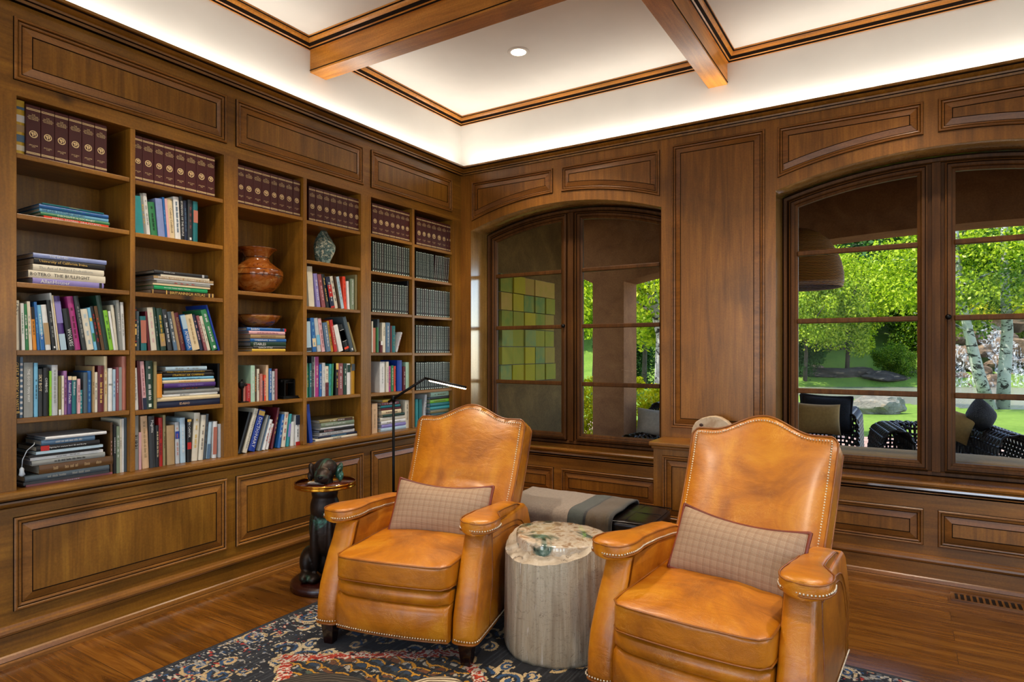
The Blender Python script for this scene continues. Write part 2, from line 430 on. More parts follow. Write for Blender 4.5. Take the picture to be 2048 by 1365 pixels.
# ------------------------------------------------------------------ windows
gl = NT('window_glass'); gl.t.nodes.remove(gl.b)
tr = gl.n('ShaderNodeBsdfTransparent'); tr.inputs[0].default_value = (.97,.98,.97,1)
gs = gl.n('ShaderNodeBsdfGlossy'); gs.inputs['Roughness'].default_value = .01
fr = gl.n('ShaderNodeFresnel'); fr.inputs[0].default_value = 1.45
mx = gl.n('ShaderNodeMixShader'); gl.l(gl.math('MULTIPLY', fr.outputs[0], .09), mx.inputs[0]); gl.l(tr.outputs[0], mx.inputs[1]); gl.l(gs.outputs[0], mx.inputs[2])
gl.l(mx.outputs[0], gl.out.inputs['Surface']); M['glass'] = gl.m
SASHP = [(0,-.05,0),(0,.030,0),(.010,.034,1),(.014,.026,0),(.030,.026,0),(.036,.018,1),(.038,.012,0),(.055,.004,0),(.055,-.02,0)]
def half_path(w, side, ins, zb, dz):
    x0, x1, _ = WINS[w]; c = (x0+x1)/2
    a, e = (x0+ins, c-.045) if side == 0 else (c+.045, x1-ins)
    N = 16; top = [(a+(e-a)*i/N, arch_z(w, a+(e-a)*i/N, dz)) for i in range(N+1)]
    return [(a, zb), (e, zb)] + top[::-1]
for w in (0, 1):
    x0, x1, zp = WINS[w]; c = (x0+x1)/2
    root = empty('window_%d' % (w+1), (0,0,0)); struct(root)
    root['label'] = ['arched casement window with two sashes nearest the bookcase', 'arched casement window with two sashes at the right of the photo'][w]
    fy = lambda a, z, h: (a, .262-h, z)
    b = MB(); N = 24
    path = [(x0,.605),(x1,.605)]+[(x1-(x1-x0)*i/N, arch_z(w, x1-(x1-x0)*i/N)-.0005) for i in range(N+1)]
    mold(b, path, [(0,-.1,0),(0,.0,0),(.006,.014,1),(.012,.016,0),(.030,.012,0),(.036,.002,1),(.046,-.004,0),(.046,-.1,0)], fy, closed_prof=True)
    b.box(c-.05, c+.05, .262, .36, .605, arch_z(w, c)-.005, 0); b.box(c-.022, c+.022, .235, .262, .64, arch_z(w, c)-.04, 0)
    b.build('window_frame', [M['sash'], M['glaze']], root)
    for s in (0, 1):
        hp = half_path(w, s, .047, .648, .047)
        b = MB(); mold(b, hp, SASHP, fy, closed_prof=True)
        sa = b.build('sash', [M['sash'], M['glaze']], root)
        ip = offset_ring(hp, .054)
        b = MB(); b.add([fy(p[0],p[1],-.006) for p in ip], [tuple(range(len(ip)))], 0); b.build('pane', [M['glass']], sa)
        a, e = ip[0][0], ip[1][0]
        for z in (2.075, 1.605, 1.122):
            b = MB(); b.box(a-.004, e+.004, .245, .285, z-.017, z+.017, 0); b.build('muntin', [M['sash']], sa, bevel=.006)
    b = MB(); px = c-.065 if w == 0 else c+.062
    b.lathe([(.0,-.016),(.012,-.014),(.017,-.004),(.017,.004),(.010,.014),(0,.016)], (0,0,0), 12); 
    k = b.build('handle', [M['black']], root); k.rotation_euler = (R_(90),0,0); k.location = (px, .225, 1.61)
    st = stool(x0-.02 if w == 0 else x0-.02, x1 if w == 0 else x1+.03, 'window_sill'); st.parent = root
# wall band between window stools and beyond
for x0, x1 in ((0, .075), (4.44, XR)):
    stool(x0, x1, 'sill_moulding').parent = wall_back
# ------------------------------------------------------------------ low cabinet between the windows
cab = empty('low_cabinet', (2.22,-.15,0), 0, 'low panelled wood cabinet projecting below the pier between the two windows', 'cabinet')
def inparent(o, root):
    o.parent = root; o.matrix_parent_inverse = Matrix.Translation(root.location).inverted(); return o
b = MB(); b.box(1.862, 2.60, -.285, -.021, 0, .725, 0); inparent(b.build('body', [M['fwood_z']]), cab)
b = MB(); b.box(1.835, 2.625, -.312, -.001, .742, .770, 0); b.box(1.848, 2.612, -.299, -.001, .722, .742, 1); inparent(b.build('top', [M['fwood_x'], M['beadx']], bevel=.007), cab)
inparent(panel('door_panel', rect(1.925, .24, 2.54, .68), lambda a,z,h: (a,-.285-h,z), matsB), cab)
b = MB(); b.box(1.852, 2.61, -.30, -.02, 0, .15, 0); b.box(1.845, 2.617, -.307, -.02, 0, .03, 1); b.box(1.847, 2.615, -.305, -.02, .145, .172, 1); inparent(b.build('plinth', [M['fwood_x'], M['beadx']], bevel=.005), cab)
# ------------------------------------------------------------------ floor register
vent = empty('floor_register', (3.94,-.14,.0), 0, 'slatted wooden floor register set in the planks below the right window', 'vent')
b = MB()
for a, c_, d, e in ((3.565,4.32,-.21,-.195),(3.565,4.32,-.09,-.075),(3.565,3.585,-.195,-.09),(4.30,4.32,-.195,-.09),(3.925,3.955,-.195,-.09)):
    b.box(a, c_, d, e, .0005, .006, 0)
inparent(b.build('frame', [M['floor']]), vent)
b = MB(); b.box(3.585, 4.30, -.195, -.09, .0004, .0012, 0); inparent(b.build('duct', [M['black']]), vent)
for k in range(24):
    x = 3.60+k*.0285
    if abs(x-3.94) < .02: continue
    b = MB(); b.box(x, x+.011, -.193, -.092, .001, .0055, 0); inparent(b.build('slat', [M['floor']]), vent)
# ================================================================== BOOKCASE
YB = [(-3.309,-2.821),(-2.796,-2.299),(-2.208,-1.727),(-1.699,-1.211),(-1.110,-.646),(-.619,-.120)]
ZT = 2.545; ZL = .775
SHZ = [[2.290,2.018,1.709,1.402,1.094],[2.285,2.013,1.705,1.400,1.089],[2.282,1.760,1.394,1.085],[2.270,2.006,1.697,1.391,1.085],[2.274,1.996,1.691,1.386,1.080],[2.264,1.993,1.687,1.381,1.074]]
UN = [('left',0,1,-3.425,-2.2535),('middle',2,3,-2.2535,-1.1605),('right',4,5,-1.1605,-.0005)]
DEP = -.34
PAN = [(-3.322,-2.283),(-2.225,-1.191),(-1.115,-.132)]
for ui, (nm, c0, c1, ya, yb) in enumerate(UN):
    wh = ['nearest the camera','in the middle','in the corner by the window'][ui]
    u = empty('bookcase', (-.2,(ya+yb)/2,0), 0, 'built-in wooden bookcase section with two bays, the one %s' % wh, 'bookcase')
    lo = YB[c0][0]; hi = YB[c1][1]
    b = MB(); b.box(-.40, DEP-.001, ya, yb, ZL+.0004, 2.98, 0); inparent(b.build('back_panel', [M['wood_z']]), u)
    b = MB()
    b.box(DEP, XF, ya, lo, ZL+.0004, ZT, 0); inparent(b.build('stile', [M['wood_z']]), u)
    b = MB(); b.box(DEP, XF, hi, yb, ZL+.0004, ZT, 0); inparent(b.build('stile', [M['wood_z']]), u)
    b = MB(); b.box(DEP, XF-.001, YB[c0][1], YB[c1][0], ZL+.0004, ZT, 0); inparent(b.build('divider', [M['wood_z']], bevel=.002), u)
    b = MB(); b.box(DEP, XF, ya, yb, ZT, 2.957, 0); inparent(b.build('fascia', [M['wood_y']]), u)
    pa, pb = PAN[ui]
    inparent(panel('fascia_panel', rect(-pb, 2.612, -pa, 2.895), fl_left, matsL), u)
    b = MB(); b.box(DEP, XF, ya, yb, 0, ZL-.0455, 0); inparent(b.build('base_cabinet', [M['wood_y']]), u)
    inparent(panel('base_panel', rect(-pb, .236, -pa, .655), fl_left, matsL), u)
    for ci in (c0, c1):
        for z in SHZ[ci]:
            b = MB(); b.box(DEP+.002, XF-.004, YB[ci][0]+.0015, YB[ci][1]-.0015, z-.023, z, 0)
            inparent(b.build('shelf', [M['wood_y']], bevel=.0025), u)
        for yy, s in ((YB[ci][0], 1), (YB[ci][1], -1)):
            for xx in (-.07, -.29):
                pass
b = MB()
pr = [(DEP,ZL),(.012,ZL),(.021,ZL-.003),(.026,ZL-.012),(.026,ZL-.026),(.020,ZL-.034),(.010,ZL-.038),(.008,ZL-.044),(.010,ZL-.052),(.004,ZL-.062),(-.006,ZL-.070),(-.012,ZL-.074),(-.0195,ZL-.078),(DEP,ZL-.045)]
mi = [0,0,0,0,0,0,1,0,0,0,1,0,0]
for k in range(len(pr)-1):
    (p,z),(q,y) = pr[k],pr[k+1]
    b.add([(p,-3.425,z),(p,-.0005,z),(q,-.0005,y),(q,-3.425,y)], [(0,1,2,3)], mi[k])
tag(b.build('bookcase_ledge', [M['wood_y'], M['glaze']]), 'long moulded wooden ledge running along the foot of the bookshelves', 'ledge')
# ================================================================== BOOKS
PAL = dict(ivory='#d9d2be', white='#dfe0de', cream='#dcc9a0', green='#2f7d4c', orange='#d98a1c', blue='#1f62a8', sky='#6fb3d6', black='#101114', navy='#16233f',
 purple='#4b2f78', lavender='#8a80c0', magenta='#a8327c', charcoal='#2c3034', lime='#7fc02e', grey='#8d908c', silver='#b9bdc0', steel='#52708c', mauve='#96659a',
 teal='#0f6a70', pink='#d9a9ae', slate='#46535c', brown='#4a3222', maroon='#5c1722', yellow='#d8b23a', salmon='#b8705e', mint='#a9ccb4', tan='#a98d64', red='#b01c1a',
 vermilion='#e0401c', dark_green='#15382a', royal_blue='#12399a', peach='#d8b48c', olive='#6f6a2c', sage='#7a8a72', rose='#8c4c52', turquoise='#2a8f96', periwinkle='#8291c4',
 khaki='#8f8358', pale_blue='#a9c4d4', emerald='#1f9e62', umber='#5b3d1c', mustard='#b5851e', gold='#e0b860', pale='#dcebdc', jet='#08080a', wine='#2e0a0e')
BM_ = {}
def cmat(c):
    if c not in BM_: BM_[c] = simple('book_cloth_'+c, PAL[c], .42, noise=.06, nscale=30)
    return BM_[c]
def imat(c):
    k = 'ink_'+c
    if k not in BM_: BM_[k] = simple(k, PAL[c], .5)
    return BM_[k]
BM_['paper'] = None
M['paper'] = simple('page_edges', '#b9b4a6', .85, noise=.15, nscale=120)
M['paper_blue'] = simple('page_edges_cool', '#8f9aa6', .8, noise=.15, nscale=120)
M['ngcloth'] = simple('maroon_slipcase_cloth', '#431214', .4, noise=.12, nscale=14)
M['gilt'] = simple('gilt_lettering', '#e8cc98', .4, .15)
M['volcloth'] = simple('dark_volume_cloth', '#16211d', .4, noise=.3, nscale=25)
M['volcloth2'] = simple('dark_maroon_volume_cloth', '#221012', .4, noise=.3, nscale=25)
TXT = {}
def text_mesh(s, align='CENTER'):
    if s in TXT: return TXT[s]
    cu = bpy.data.curves.new('t', 'FONT'); cu.body = s; cu.align_x = 'CENTER'; cu.align_y = 'CENTER'; cu.resolution_u = 1; cu.space_line = .92
    ob = bpy.data.objects.new('t', cu); COL.objects.link(ob)
    me = bpy.data.meshes.new_from_object(ob); bpy.data.objects.remove(ob); bpy.data.curves.remove(cu)
    n = len(me.vertices); a = np.zeros(n*3, 'f'); me.vertices.foreach_get('co', a); a = a.reshape(-1,3)
    c = (a.max(0)+a.min(0))/2; a -= c; me.vertices.foreach_set('co', a.ravel()); me.update()
    d = a.max(0)-a.min(0); me.name = 'lettering'; me.materials.clear(); me.materials.append(imat('black'))
    TXT[s] = (me, d[0], d[1]); return TXT[s]
def bars_mesh(seed):
    k = '#%d' % seed
    if k in TXT: return TXT[k]
    r = random.Random(seed); b = MB(); x = 0
    while x < 10:
        w_ = r.uniform(.7, 1.9)
        if r.random() < .25: x += 1.2
        n = int(w_/.22)
        for i in range(n):
            hh = r.choice((.32,.32,.5)); b.add([(x,-.3,0),(x+.13,-.3,0),(x+.13,hh,0),(x,hh,0)], [(0,1,2,3)])
            if r.random() < .6: b.add([(x,-.05,0),(x+.2,-.05,0),(x+.2,.06,0),(x,.06,0)], [(0,1,2,3)])
            x += .22
        x += .3
    me = b.mesh('lettering'); n = len(me.vertices); a = np.zeros(n*3, 'f'); me.vertices.foreach_get('co', a); a = a.reshape(-1,3)
    a -= (a.max(0)+a.min(0))/2; me.vertices.foreach_set('co', a.ravel()); d = a.max(0)-a.min(0); me.materials.append(imat('black'))
    TXT[k] = (me, d[0], d[1]); return TXT[k]
def put_text(parent, tm, name, mat, center, ln, hmax, vertical, x=.0012):
    me, w_, h_ = tm
    s = min(ln/w_, hmax/h_); sx = min(ln/w_, s*1.35)
    o = bpy.data.objects.new(name, me); COL.objects.link(o); o.parent = parent
    if me.materials: o.material_slots[0].link = 'OBJECT'; o.material_slots[0].material = mat
    if vertical: Mx = Matrix(((0,0,1,x),(0,s,0,center[0]),(-sx,0,0,center[1]),(0,0,0,1)))
    else: Mx = Matrix(((0,0,1,x),(sx,0,0,center[0]),(0,s,0,center[1]),(0,0,0,1)))
    o.matrix_local = Mx; return o
def patch(parent, name, mat, y0, y1, z0, z1, x=.0006):
    b = MB(); b.add([(x,y0,z0),(x,y1,z0),(x,y1,z1),(x,y0,z1)], [(0,1,2,3)]); return b.build(name, [mat], parent)
def cover_mesh(w_, H, D, soft):
    """spine toward +x at x=0, thickness along y, height along z"""
    b = MB(); t = .0012 if soft else .0028
    if w_ > .014 and not soft:
        n = 6; poly = [(-.005, 0)]+[(-.0035+.0035*math.sin(math.pi*i/n), w_*i/n) for i in range(n+1)]+[(-.005, w_)]
        b.prism(poly, lambda a,c,h: (a,c,h), 0, H, 0, False)
    else: b.box(-.004, 0, 0, w_, 0, H, 0)
    b.box(-D, -.004, 0, t, 0, H, 0); b.box(-D, -.004, w_-t, w_, 0, H, 0); return b
def make_book(w_, H, D, color, soft=False, pages='paper'):
    o = cover_mesh(w_, H, D, soft).build('book', [cmat(color)])
    e = .0005 if soft else .003; t = .0012 if soft else .0028
    if w_ > 2*t+.001:
        b = MB(); b.box(-D+e, -.004, t, w_-t, e, H-e, 0); b.build('page_block', [M[pages]], o)
    return o
CR = dict(A=(0,160,.2199), B=(0,440,.2052), C=(0,700,.2124), D=(250,240,.1904), E=(250,500,.1612), F=(250,710,.1759), G=(465,310,.1465), H=(465,480,.1758),
 I=(465,710,.1538), J=(600,350,.1392), K=(600,520,.1465), L=(600,700,.1465), M=(735,390,.1832), N=(735,620,.1906))
BAYN = ['leftmost','second','third','fourth','fifth','rightmost']; ORD = 'first second third fourth fifth sixth seventh eighth ninth tenth eleventh twelfth thirteenth fourteenth fifteenth sixteenth seventeenth eighteenth nineteenth twentieth twenty-first twenty-second twenty-third twenty-fourth twenty-fifth twenty-sixth'.split()
SHN = ['top','second','third','fourth','fifth','sixth']
XS = -.048
def shelf_z(bay, sh):
    z = SHZ[bay]; return (z[sh] if sh < len(z) else ZL), (ZT if sh == 0 else z[sh-1]-.023)
def shn(bay, sh): return 'bottom ledge' if sh >= len(SHZ[bay]) else SHN[sh]+' shelf'
def solve(ent, y0, y1):
    """ent: dicts y,w,tan,H -> non-overlapping positions inside the bay"""
    for it in range(22):
        ok = True; cur = None
        for i, e in enumerate(ent):
            lo = y0+.0012
            if e['tan'] < 0: lo += 0
            if i:
                p = ent[i-1]; h = min(p['H'], e['H'])
                if e['tan'] < 0 or p['tan'] <= 0 or e['tan'] <= p['tan']:
                    lo = p['y']+p['wb']+.0008+max(0, h*(p['tan']-e['tan']))
                else: lo = p['y']+p['wb']+.0008
            elif e['tan'] < 0: lo = y0+.0012-e['tan']*e['H']
            e['y'] = max(e['y'], lo) if it == 0 else max(e['yo'], lo)
            if it == 0: e['yo'] = e['y']
            e['y'] = e['y']
        last = ent[-1]; over = last['y']+last['wb']+max(0, last['tan'])*last['H']-(y1-.0012)
        if over <= 0: return ent
        tot = sum(e['wb'] for e in ent)
        for e in ent:
            e['wb'] *= .975; e['yo'] = max(y0, e['yo']-over*.6)
            if it > 9 and abs(e['tan']) > .02: e['tan'] *= .96
    return ent
NB = [0]
def row(bay, sh, cr, data, X=XS, free=False):
    z, ztop = shelf_z(bay, sh); y0, y1 = YB[bay]; ox, oy, s = CR[cr]; ent = []
    for d in data:
        xl, xr, yt, ln, col = d[:5]; px = ox+xl*s; pr = ox+xr*s
        ya = onx(px, 0, X)[0]; yb = onx(pr, 0, X)[0]; yc = onx(ox+(xl+ln)*s, 0, X)[0]
        zt = onx(ox+((xl+xr)/2+ln)*s, oy+yt*s, X)[1]; hv = min(zt, ztop-.006)-z
        hv = max(.06, hv)
        ent.append(dict(y=ya, wb=yb-ya, tan=(yc-ya)/hv, H=hv, d=d))
    solve(ent, y0, y1)
    grp = 'books standing on the %s of the %s bay' % (shn(bay, sh), BAYN[bay]); n = 0
    for e in ent:
        d = e['d']; col = d[4]; tc = d[5] if len(d) > 5 else None; tx = d[6] if len(d) > 6 else None; ex = d[7] if len(d) > 7 else {}
        th = math.atan(e['tan']); w_ = e['wb']*math.cos(th); L = e['H']/math.cos(th)-w_*abs(math.sin(th))
        NB[0] += 1; r = random.Random(NB[0]); D = ex.get('D', min(.27, max(.13, L*r.uniform(.70,.80)))) ; X_ = X-r.uniform(0,.012)+ex.get('dx',0)
        soft = w_ < .013 or ex.get('soft'); o = make_book(w_, L, D, col, soft, 'paper_blue' if r.random() < .4 else 'paper')
        if th > 0: o.matrix_world = Matrix.Translation((X_, e['y']+e['wb'], z+.0006))@Matrix.Rotation(-th,4,'X')@Matrix.Translation((0,-w_,0))
        else: o.matrix_world = Matrix.Translation((X_, e['y'], z+.0006))@Matrix.Rotation(-th,4,'X')
        lab = '%s book standing %s from left on the %s, %s bay' % (col.replace('_','-'), ORD[n], shn(bay, sh), BAYN[bay])
        tag(o, lab, 'book', grp); n += 1
        for (c2, a, b_) in ex.get('p', []): patch(o, 'cover_band', imat(c2), .0006, w_-.0006, L*a, L*b_)
        if tx: put_text(o, text_mesh(tx), 'title', imat(tc), (w_/2, L*ex.get('c', .52)), L*ex.get('ln', .78), w_*.6, True)
        elif tc: put_text(o, bars_mesh(r.randint(1,14)), 'title', imat(tc), (w_/2, L*ex.get('c', r.uniform(.5,.58))), L*r.uniform(.5,.75), min(w_*.42, .014), True)
        if ex.get('logo'): patch(o, 'publisher_mark', imat(ex['logo']), w_*.3, w_*.7, L*.04, L*.04+w_*.5, .0009)
def stack(bay, sh, cr, data, X=XS, z0=None, where='stack', xl0=None):
    z, ztop = shelf_z(bay, sh); z = (z0 or z)+.0006; ox, oy, s = CR[cr]; n = 0
    grp = 'books lying in the %s on the %s of the %s bay' % (where, shn(bay, sh), BAYN[bay]); out = []
    for d in data:
        xl, xr, th, col = d[:4]; tc = d[4] if len(d) > 4 else None; tx = d[5] if len(d) > 5 else None; ex = d[6] if len(d) > 6 else {}
        NB[0] += 1; r = random.Random(NB[0]); X_ = X-r.uniform(0,.012)
        ya = onx(ox+xl*s, 0, X_)[0]; yb = onx(ox+xr*s, 0, X_)[0]; dx, _ = ray(ox+xl*s); t_ = (X_-CP[0])/dx
        T = max(.006, th*s*t_/FP); ya = max(ya, YB[bay][0]+.003); yb = min(yb, YB[bay][1]-.003); L = yb-ya
        D = min(.268, max(.17, L*ex.get('a', .78)))
        o = cover_mesh(T, L, D, T < .012).build('book', [cmat(col)])
        e = .003; t = .0012 if T < .012 else .0028; pg = 'paper_blue' if r.random() < .5 else 'paper'
        if T > 2*t+.001: b = MB(); b.box(-D+e, -.004, t, T-t, e, L-e, 0); b.build('page_block', [M[pg]], o)
        # local y (thickness) -> up, local z (height) -> along +y
        R3 = Matrix(((1,0,0),(0,0,1),(0,1,0))).to_4x4(); R3 = Matrix(((1,0,0,0),(0,0,-1,L),(0,1,0,0),(0,0,0,1)))
        o.matrix_world = Matrix.Translation((X_, ya, z))@R3
        # in this frame the title reads with X -> -z local, Y -> +y local
        tag(o, '%s book lying %s from the bottom of the %s, %s, %s bay' % (col.replace('_','-'), ORD[n], where, shn(bay, sh), BAYN[bay]), 'book', grp); n += 1
        for (c2, a, b_) in ex.get('p', []): patch(o, 'cover_band', imat(c2), .0006, T-.0006, L*(1-b_), L*(1-a))
        if tx: put_text(o, text_mesh(tx), 'title', imat(tc), (T/2, L*(1-ex.get('c', .5))), L*ex.get('ln', .75), T*.66, True)
        elif tc: put_text(o, bars_mesh(r.randint(1,14)), 'title', imat(tc), (T/2, L*.5), L*r.uniform(.4,.7), T*.4, True)
        z += T+.0006; out.append((o, z, ya, yb, X_))
    return out
# ---- magazine slipcases on the top shelves
def emblem_mesh():
    b = MB(); n = 28
    def ring(r): return [(r*math.cos(2*math.pi*i/n), r*math.sin(2*math.pi*i/n), 0) for i in range(n)]
    A, B_ = ring(1.), ring(.78); b.add(A+B_, [(i,(i+1)%n,n+(i+1)%n,n+i) for i in range(n)])
    for cx_, cy_, rx, ry, k in ((-.25,.25,.34,.30,0),(-.1,-.28,.2,.34,1),(.36,.12,.22,.42,2),(.2,.55,.2,.1,3),(.42,-.4,.12,.14,4)):
        rr = random.Random(k); m = 11; P = [(cx_+rx*math.cos(2*math.pi*i/m)*rr.uniform(.7,1.1), cy_+ry*math.sin(2*math.pi*i/m)*rr.uniform(.7,1.1), 0) for i in range(m)]
        b.add(P, [tuple(range(m))])
    me = b.mesh('emblem'); me.materials.append(M['gilt']); return (me, 2., 2.)
EMB = emblem_mesh(); CASE = {}
TT = text_mesh('THE\nNATIONAL\nGEOGRAPHIC\nMAGAZINE')
yrs = [['JAN–JUNE\n1977','JAN–JUNE\n1978','JULY–DEC\n1977','JULY–DEC\n1978','JAN–JUNE\n1979','JULY–DEC\n1979'],None]
def slipcases(bay, cr, edges, yr):
    z, zt = shelf_z(bay, 0); ox, oy, s = CR[cr]; y0, y1 = YB[bay]; n = 0
    for i, (a, c) in enumerate(edges):
        X = -.043; ya = max(y0+.001, onx(ox+a*s,0,X)[0]+.0006); yb = onx(ox+c*s,0,X)[0]-.0006; w_ = yb-ya; H = .238; D = .2
        b = MB(); b.box(-D, 0, 0, w_, 0, H, 0); o = b.build('slipcase', [M['ngcloth']], bevel=.0025)
        o.location = (X-rnd.uniform(0,.003), ya, z+.0006)
        tag(o, 'maroon gilt-lettered slipcase, %s from the left on the top shelf, %s bay' % (ORD[n], BAYN[bay]), 'slipcase', 'maroon slipcases along the top shelves'); n += 1
        for zz in (.013,.0185,.213,.2185): patch(o, 'gilt_band', M['gilt'], .001, w_-.001, zz, zz+.0028, .0008)
        put_text(o, TT, 'title', M['gilt'], (w_/2, .183), w_*.82, .042, False)
        put_text(o, EMB, 'emblem', M['gilt'], (w_/2, .105), w_*.58, w_*.58, False)
        k = yr*2+i
        put_text(o, text_mesh(('JAN–JUNE\n%d' if k % 2 == 0 else 'JULY–DEC\n%d') % (1977+k//2)), 'date', M['gilt'], (w_/2, .050), w_*.60, .015, False)
E_ = lambda l: list(zip(l[:-1], l[1:]))
slipcases(0, 'A', E_([235,372,498,625,745,862,975]), 0)
slipcases(1, 'D', E_([85,185,305,410,525,637,750,858,948]), 3)
slipcases(2, 'G', E_([68,165,285,405,520,622,725,828,925]), 7)
slipcases(3, 'J', E_([130,228,335,430,528,610,690,775,857]), 11)
slipcases(4, 'M', E_([52,115,180,243,303,360,410,462]), 15)
slipcases(5, 'M', E_([535,592,645,697,755,812,862,888,914]), 19)
row(0, 0, 'A', [(152,232,160,0,'yellow',None,None,{'p':[('white',.60,.73),('steel',.83,.88),('ivory',.08,.18),('tan',.42,.55),('steel',.24,.37)],'D':.2})])
# ---- dark bound volumes
VT = text_mesh('THE NATIONAL GEOGRAPHIC MAGAZINE'); NV = [0]
def volumes(bay, sh, cr, a, c, n, hh, lean_from=99, lean=0.):
    z, zt = shelf_z(bay, sh); ox, oy, s = CR[cr]; X = -.046; y0, y1 = YB[bay]
    ya = max(y0+.002, onx(ox+a*s,0,X)[0]); yb = min(y1-.002, onx(ox+c*s,0,X)[0])
    if lean: yb -= hh*math.tan(lean)
    st = (yb-ya)/n; ea = [ya+st*i for i in range(n)]
    for i in range(n):
        NV[0] += 1; r = random.Random(NV[0]*7); w_ = st-.0012; H = hh*r.uniform(.985,1.0)
        o = bpy.data.objects.new('bound_volume', None) if False else None
        b = MB(); b.box(-.18, 0, 0, w_, 0, H, 0); o = b.build('bound_volume', [M['volcloth' if r.random() < .7 else 'volcloth2']], bevel=.0015)
        X_ = X-r.uniform(0,.004)
        if i >= lean_from: o.matrix_world = Matrix.Translation((X_, ea[i]+w_/math.cos(lean), z+.0006))@Matrix.Rotation(-lean,4,'X')@Matrix.Translation((0,-w_,0))
        else: o.location = (X_, ea[i], z+.0006)
        tag(o, 'dark bound volume with pale lettering, %s from the left on the %s, %s bay' % (ORD[i], shn(bay, sh), BAYN[bay]), 'book', 'dark bound magazine volumes')
        put_text(o, VT, 'title', imat('pale'), (w_/2, H*.53), H*.8, w_*.5, True)
        patch(o, 'spine_mark', imat('pale'), w_*.25, w_*.75, H*.02, H*.05); patch(o, 'spine_mark', imat('pale'), w_*.25, w_*.75, H*.955, H*.975)
volumes(4, 1, 'M', 55, 467, 17, .232); volumes(4, 2, 'M', 52, 446, 16, .232)
row(4, 2, 'M', [(456,470,1010,0,'pink'),(474,492,945,0,'black')])
volumes(5, 1, 'M', 532, 932, 17, .225, 9, R_(5)); volumes(5, 2, 'M', 532, 925, 17, .232); volumes(5, 3, 'N', 512, 890, 17, .232); volumes(5, 4, 'N', 512, 885, 17, .232)
# ---- bay 1
stack(0, 1, 'A', [(398,988,25,'vermilion','white','MARIO TESTINO  FIRA ESTAMPS'),(370,998,32,'green','pale','DELIGHTFUL JOURNEY'),(360,988,32,'sky','navy','THE SAW TOOTHED WOLVES',{'c':.33,'ln':.6}),(358,988,35,'blue','turquoise'),(385,945,12,'teal','gold')])
stack(0, 2, 'B', [(320,1012,60,'lavender','white','AllanHouser',{'c':.3,'ln':.4,'p':[('black',.93,.97)]}),(278,1028,72,'ivory','black','BOTERO  THE BULLFIGHT',{'c':.4,'ln':.76}),(322,1015,60,'ivory','grey','The Art of Richard Diebenkorn',{'c':.45}),(332,1027,62,'black','gold','University of California Irvine',{'c':.4,'ln':.66}),(325,1040,44,'periwinkle','white','THE BROAD',{'c':.33,'ln':.25})])
row(0, 3, 'B', [(150,215,785,-6,'ivory','black','Idaho',{'c':.82,'ln':.3}),(218,252,815,-14,'white','green'),(254,295,820,-20,'green','white'),(297,330,795,-24,'ivory','grey'),
 (332,372,850,-28,'orange','black',None,{'p':[('black',.72,1)]}),(374,402,800,-34,'blue','sky'),(404,445,830,-40,'sky','white',None,{'p':[('blue',0,.35)]}),(447,505,825,-48,'white',None,None,{'p':[('tan',.12,.6)]}),
 (507,550,780,-60,'black','grey',None,{'logo':'white'}),(552,572,712,-66,'white'),(575,590,735,-66,'cream'),(592,660,740,-72,'purple',None,None,{'p':[('pale_blue',0,.3),('lavender',.5,.9)]}),
 (662,730,860,-66,'black','white','WOLVES',{'c':.3,'ln':.42}),(735,800,742,-80,'magenta','maroon'),(802,850,740,-90,'charcoal','grey'),(855,930,865,-70,'ivory','pale_blue'),(932,960,855,-72,'sky',None,None,{'p':[('yellow',.68,.76),('green',.2,.4)]}),
 (962,1000,840,-78,'black','red'),(1002,1035,840,-78,'umber','vermilion'),(1040,1090,735,-84,'dark_green',None),(1092,1135,880,-66,'lime','dark_green'),(1137,1160,890,-56,'white'),(1162,1195,830,-50,'ivory'),(1197,1225,785,-40,'grey','white'),(1227,1262,805,-22,'white','grey')])
row(0, 4, 'C', [(152,215,65,0,'black','gold','GREAT AMERICAN WEST',{'p':[('gold',.08,.09),('gold',.1,.11)]}),(217,245,70,3,'steel',None,None,{'p':[('white',.05+.09*i,.09+.09*i) for i in range(10)]}),(247,340,122,0,'grey','white','THE GOOD MAN WAY',{'c':.58,'ln':.6}),(342,380,125,0,'sky','black'),
 (382,432,180,0,'charcoal','cream','SKY BOY',{'c':.7,'ln':.35}),(434,488,170,0,'black','white','COWBOYS',{'c':.64,'ln':.3}),(490,510,200,0,'lime','orange'),(512,572,145,0,'silver','grey'),(574,600,250,0,'olive',None,None,{'p':[('white',0,.14)]}),(602,622,245,0,'ivory','maroon'),
 (624,658,200,0,'mauve','maroon'),(660,700,250,0,'purple','white','Animal Tracks',{'c':.56,'ln':.55,'p':[('cream',.9,1)]}),(702,748,252,0,'teal','white','Wildflowers',{'c':.68,'ln':.36,'p':[('cream',.9,1)]}),(750,776,275,0,'pink','maroon'),(778,806,380,0,'turquoise','white'),(808,850,215,0,'slate',None),
 (852,892,200,0,'blue','sky'),(896,915,155,0,'tan','brown'),(916,942,212,0,'ivory','black'),(944,1005,150,0,'maroon','gold'),(1008,1042,62,0,'cream','mustard'),(1046,1086,175,0,'white',None,None,{'p':[('grey',.6,.64)]}),(1088,1112,185,0,'pale_blue','blue'),(1114,1138,165,0,'rose','white'),(1140,1168,165,0,'grey'),(1172,1218,62,0,'salmon',None)])
s1 = stack(0, 5, 'C', [(245,1060,20,'rose','white'),(220,1030,25,'charcoal'),(235,1030,52,'slate','grey'),(370,1070,85,'umber','tan',None),(300,990,50,'grey','charcoal'),(285,970,28,'white','grey'),(270,930,25,'jet'),(340,970,25,'pale_blue'),
 (345,940,50,'black','white','Fighting for western land, life and liberty',{'c':.48,'ln':.58,'p':[('red',.06,.19)]}),(390,895,48,'steel','silver'),(430,1005,30,'white',None)])
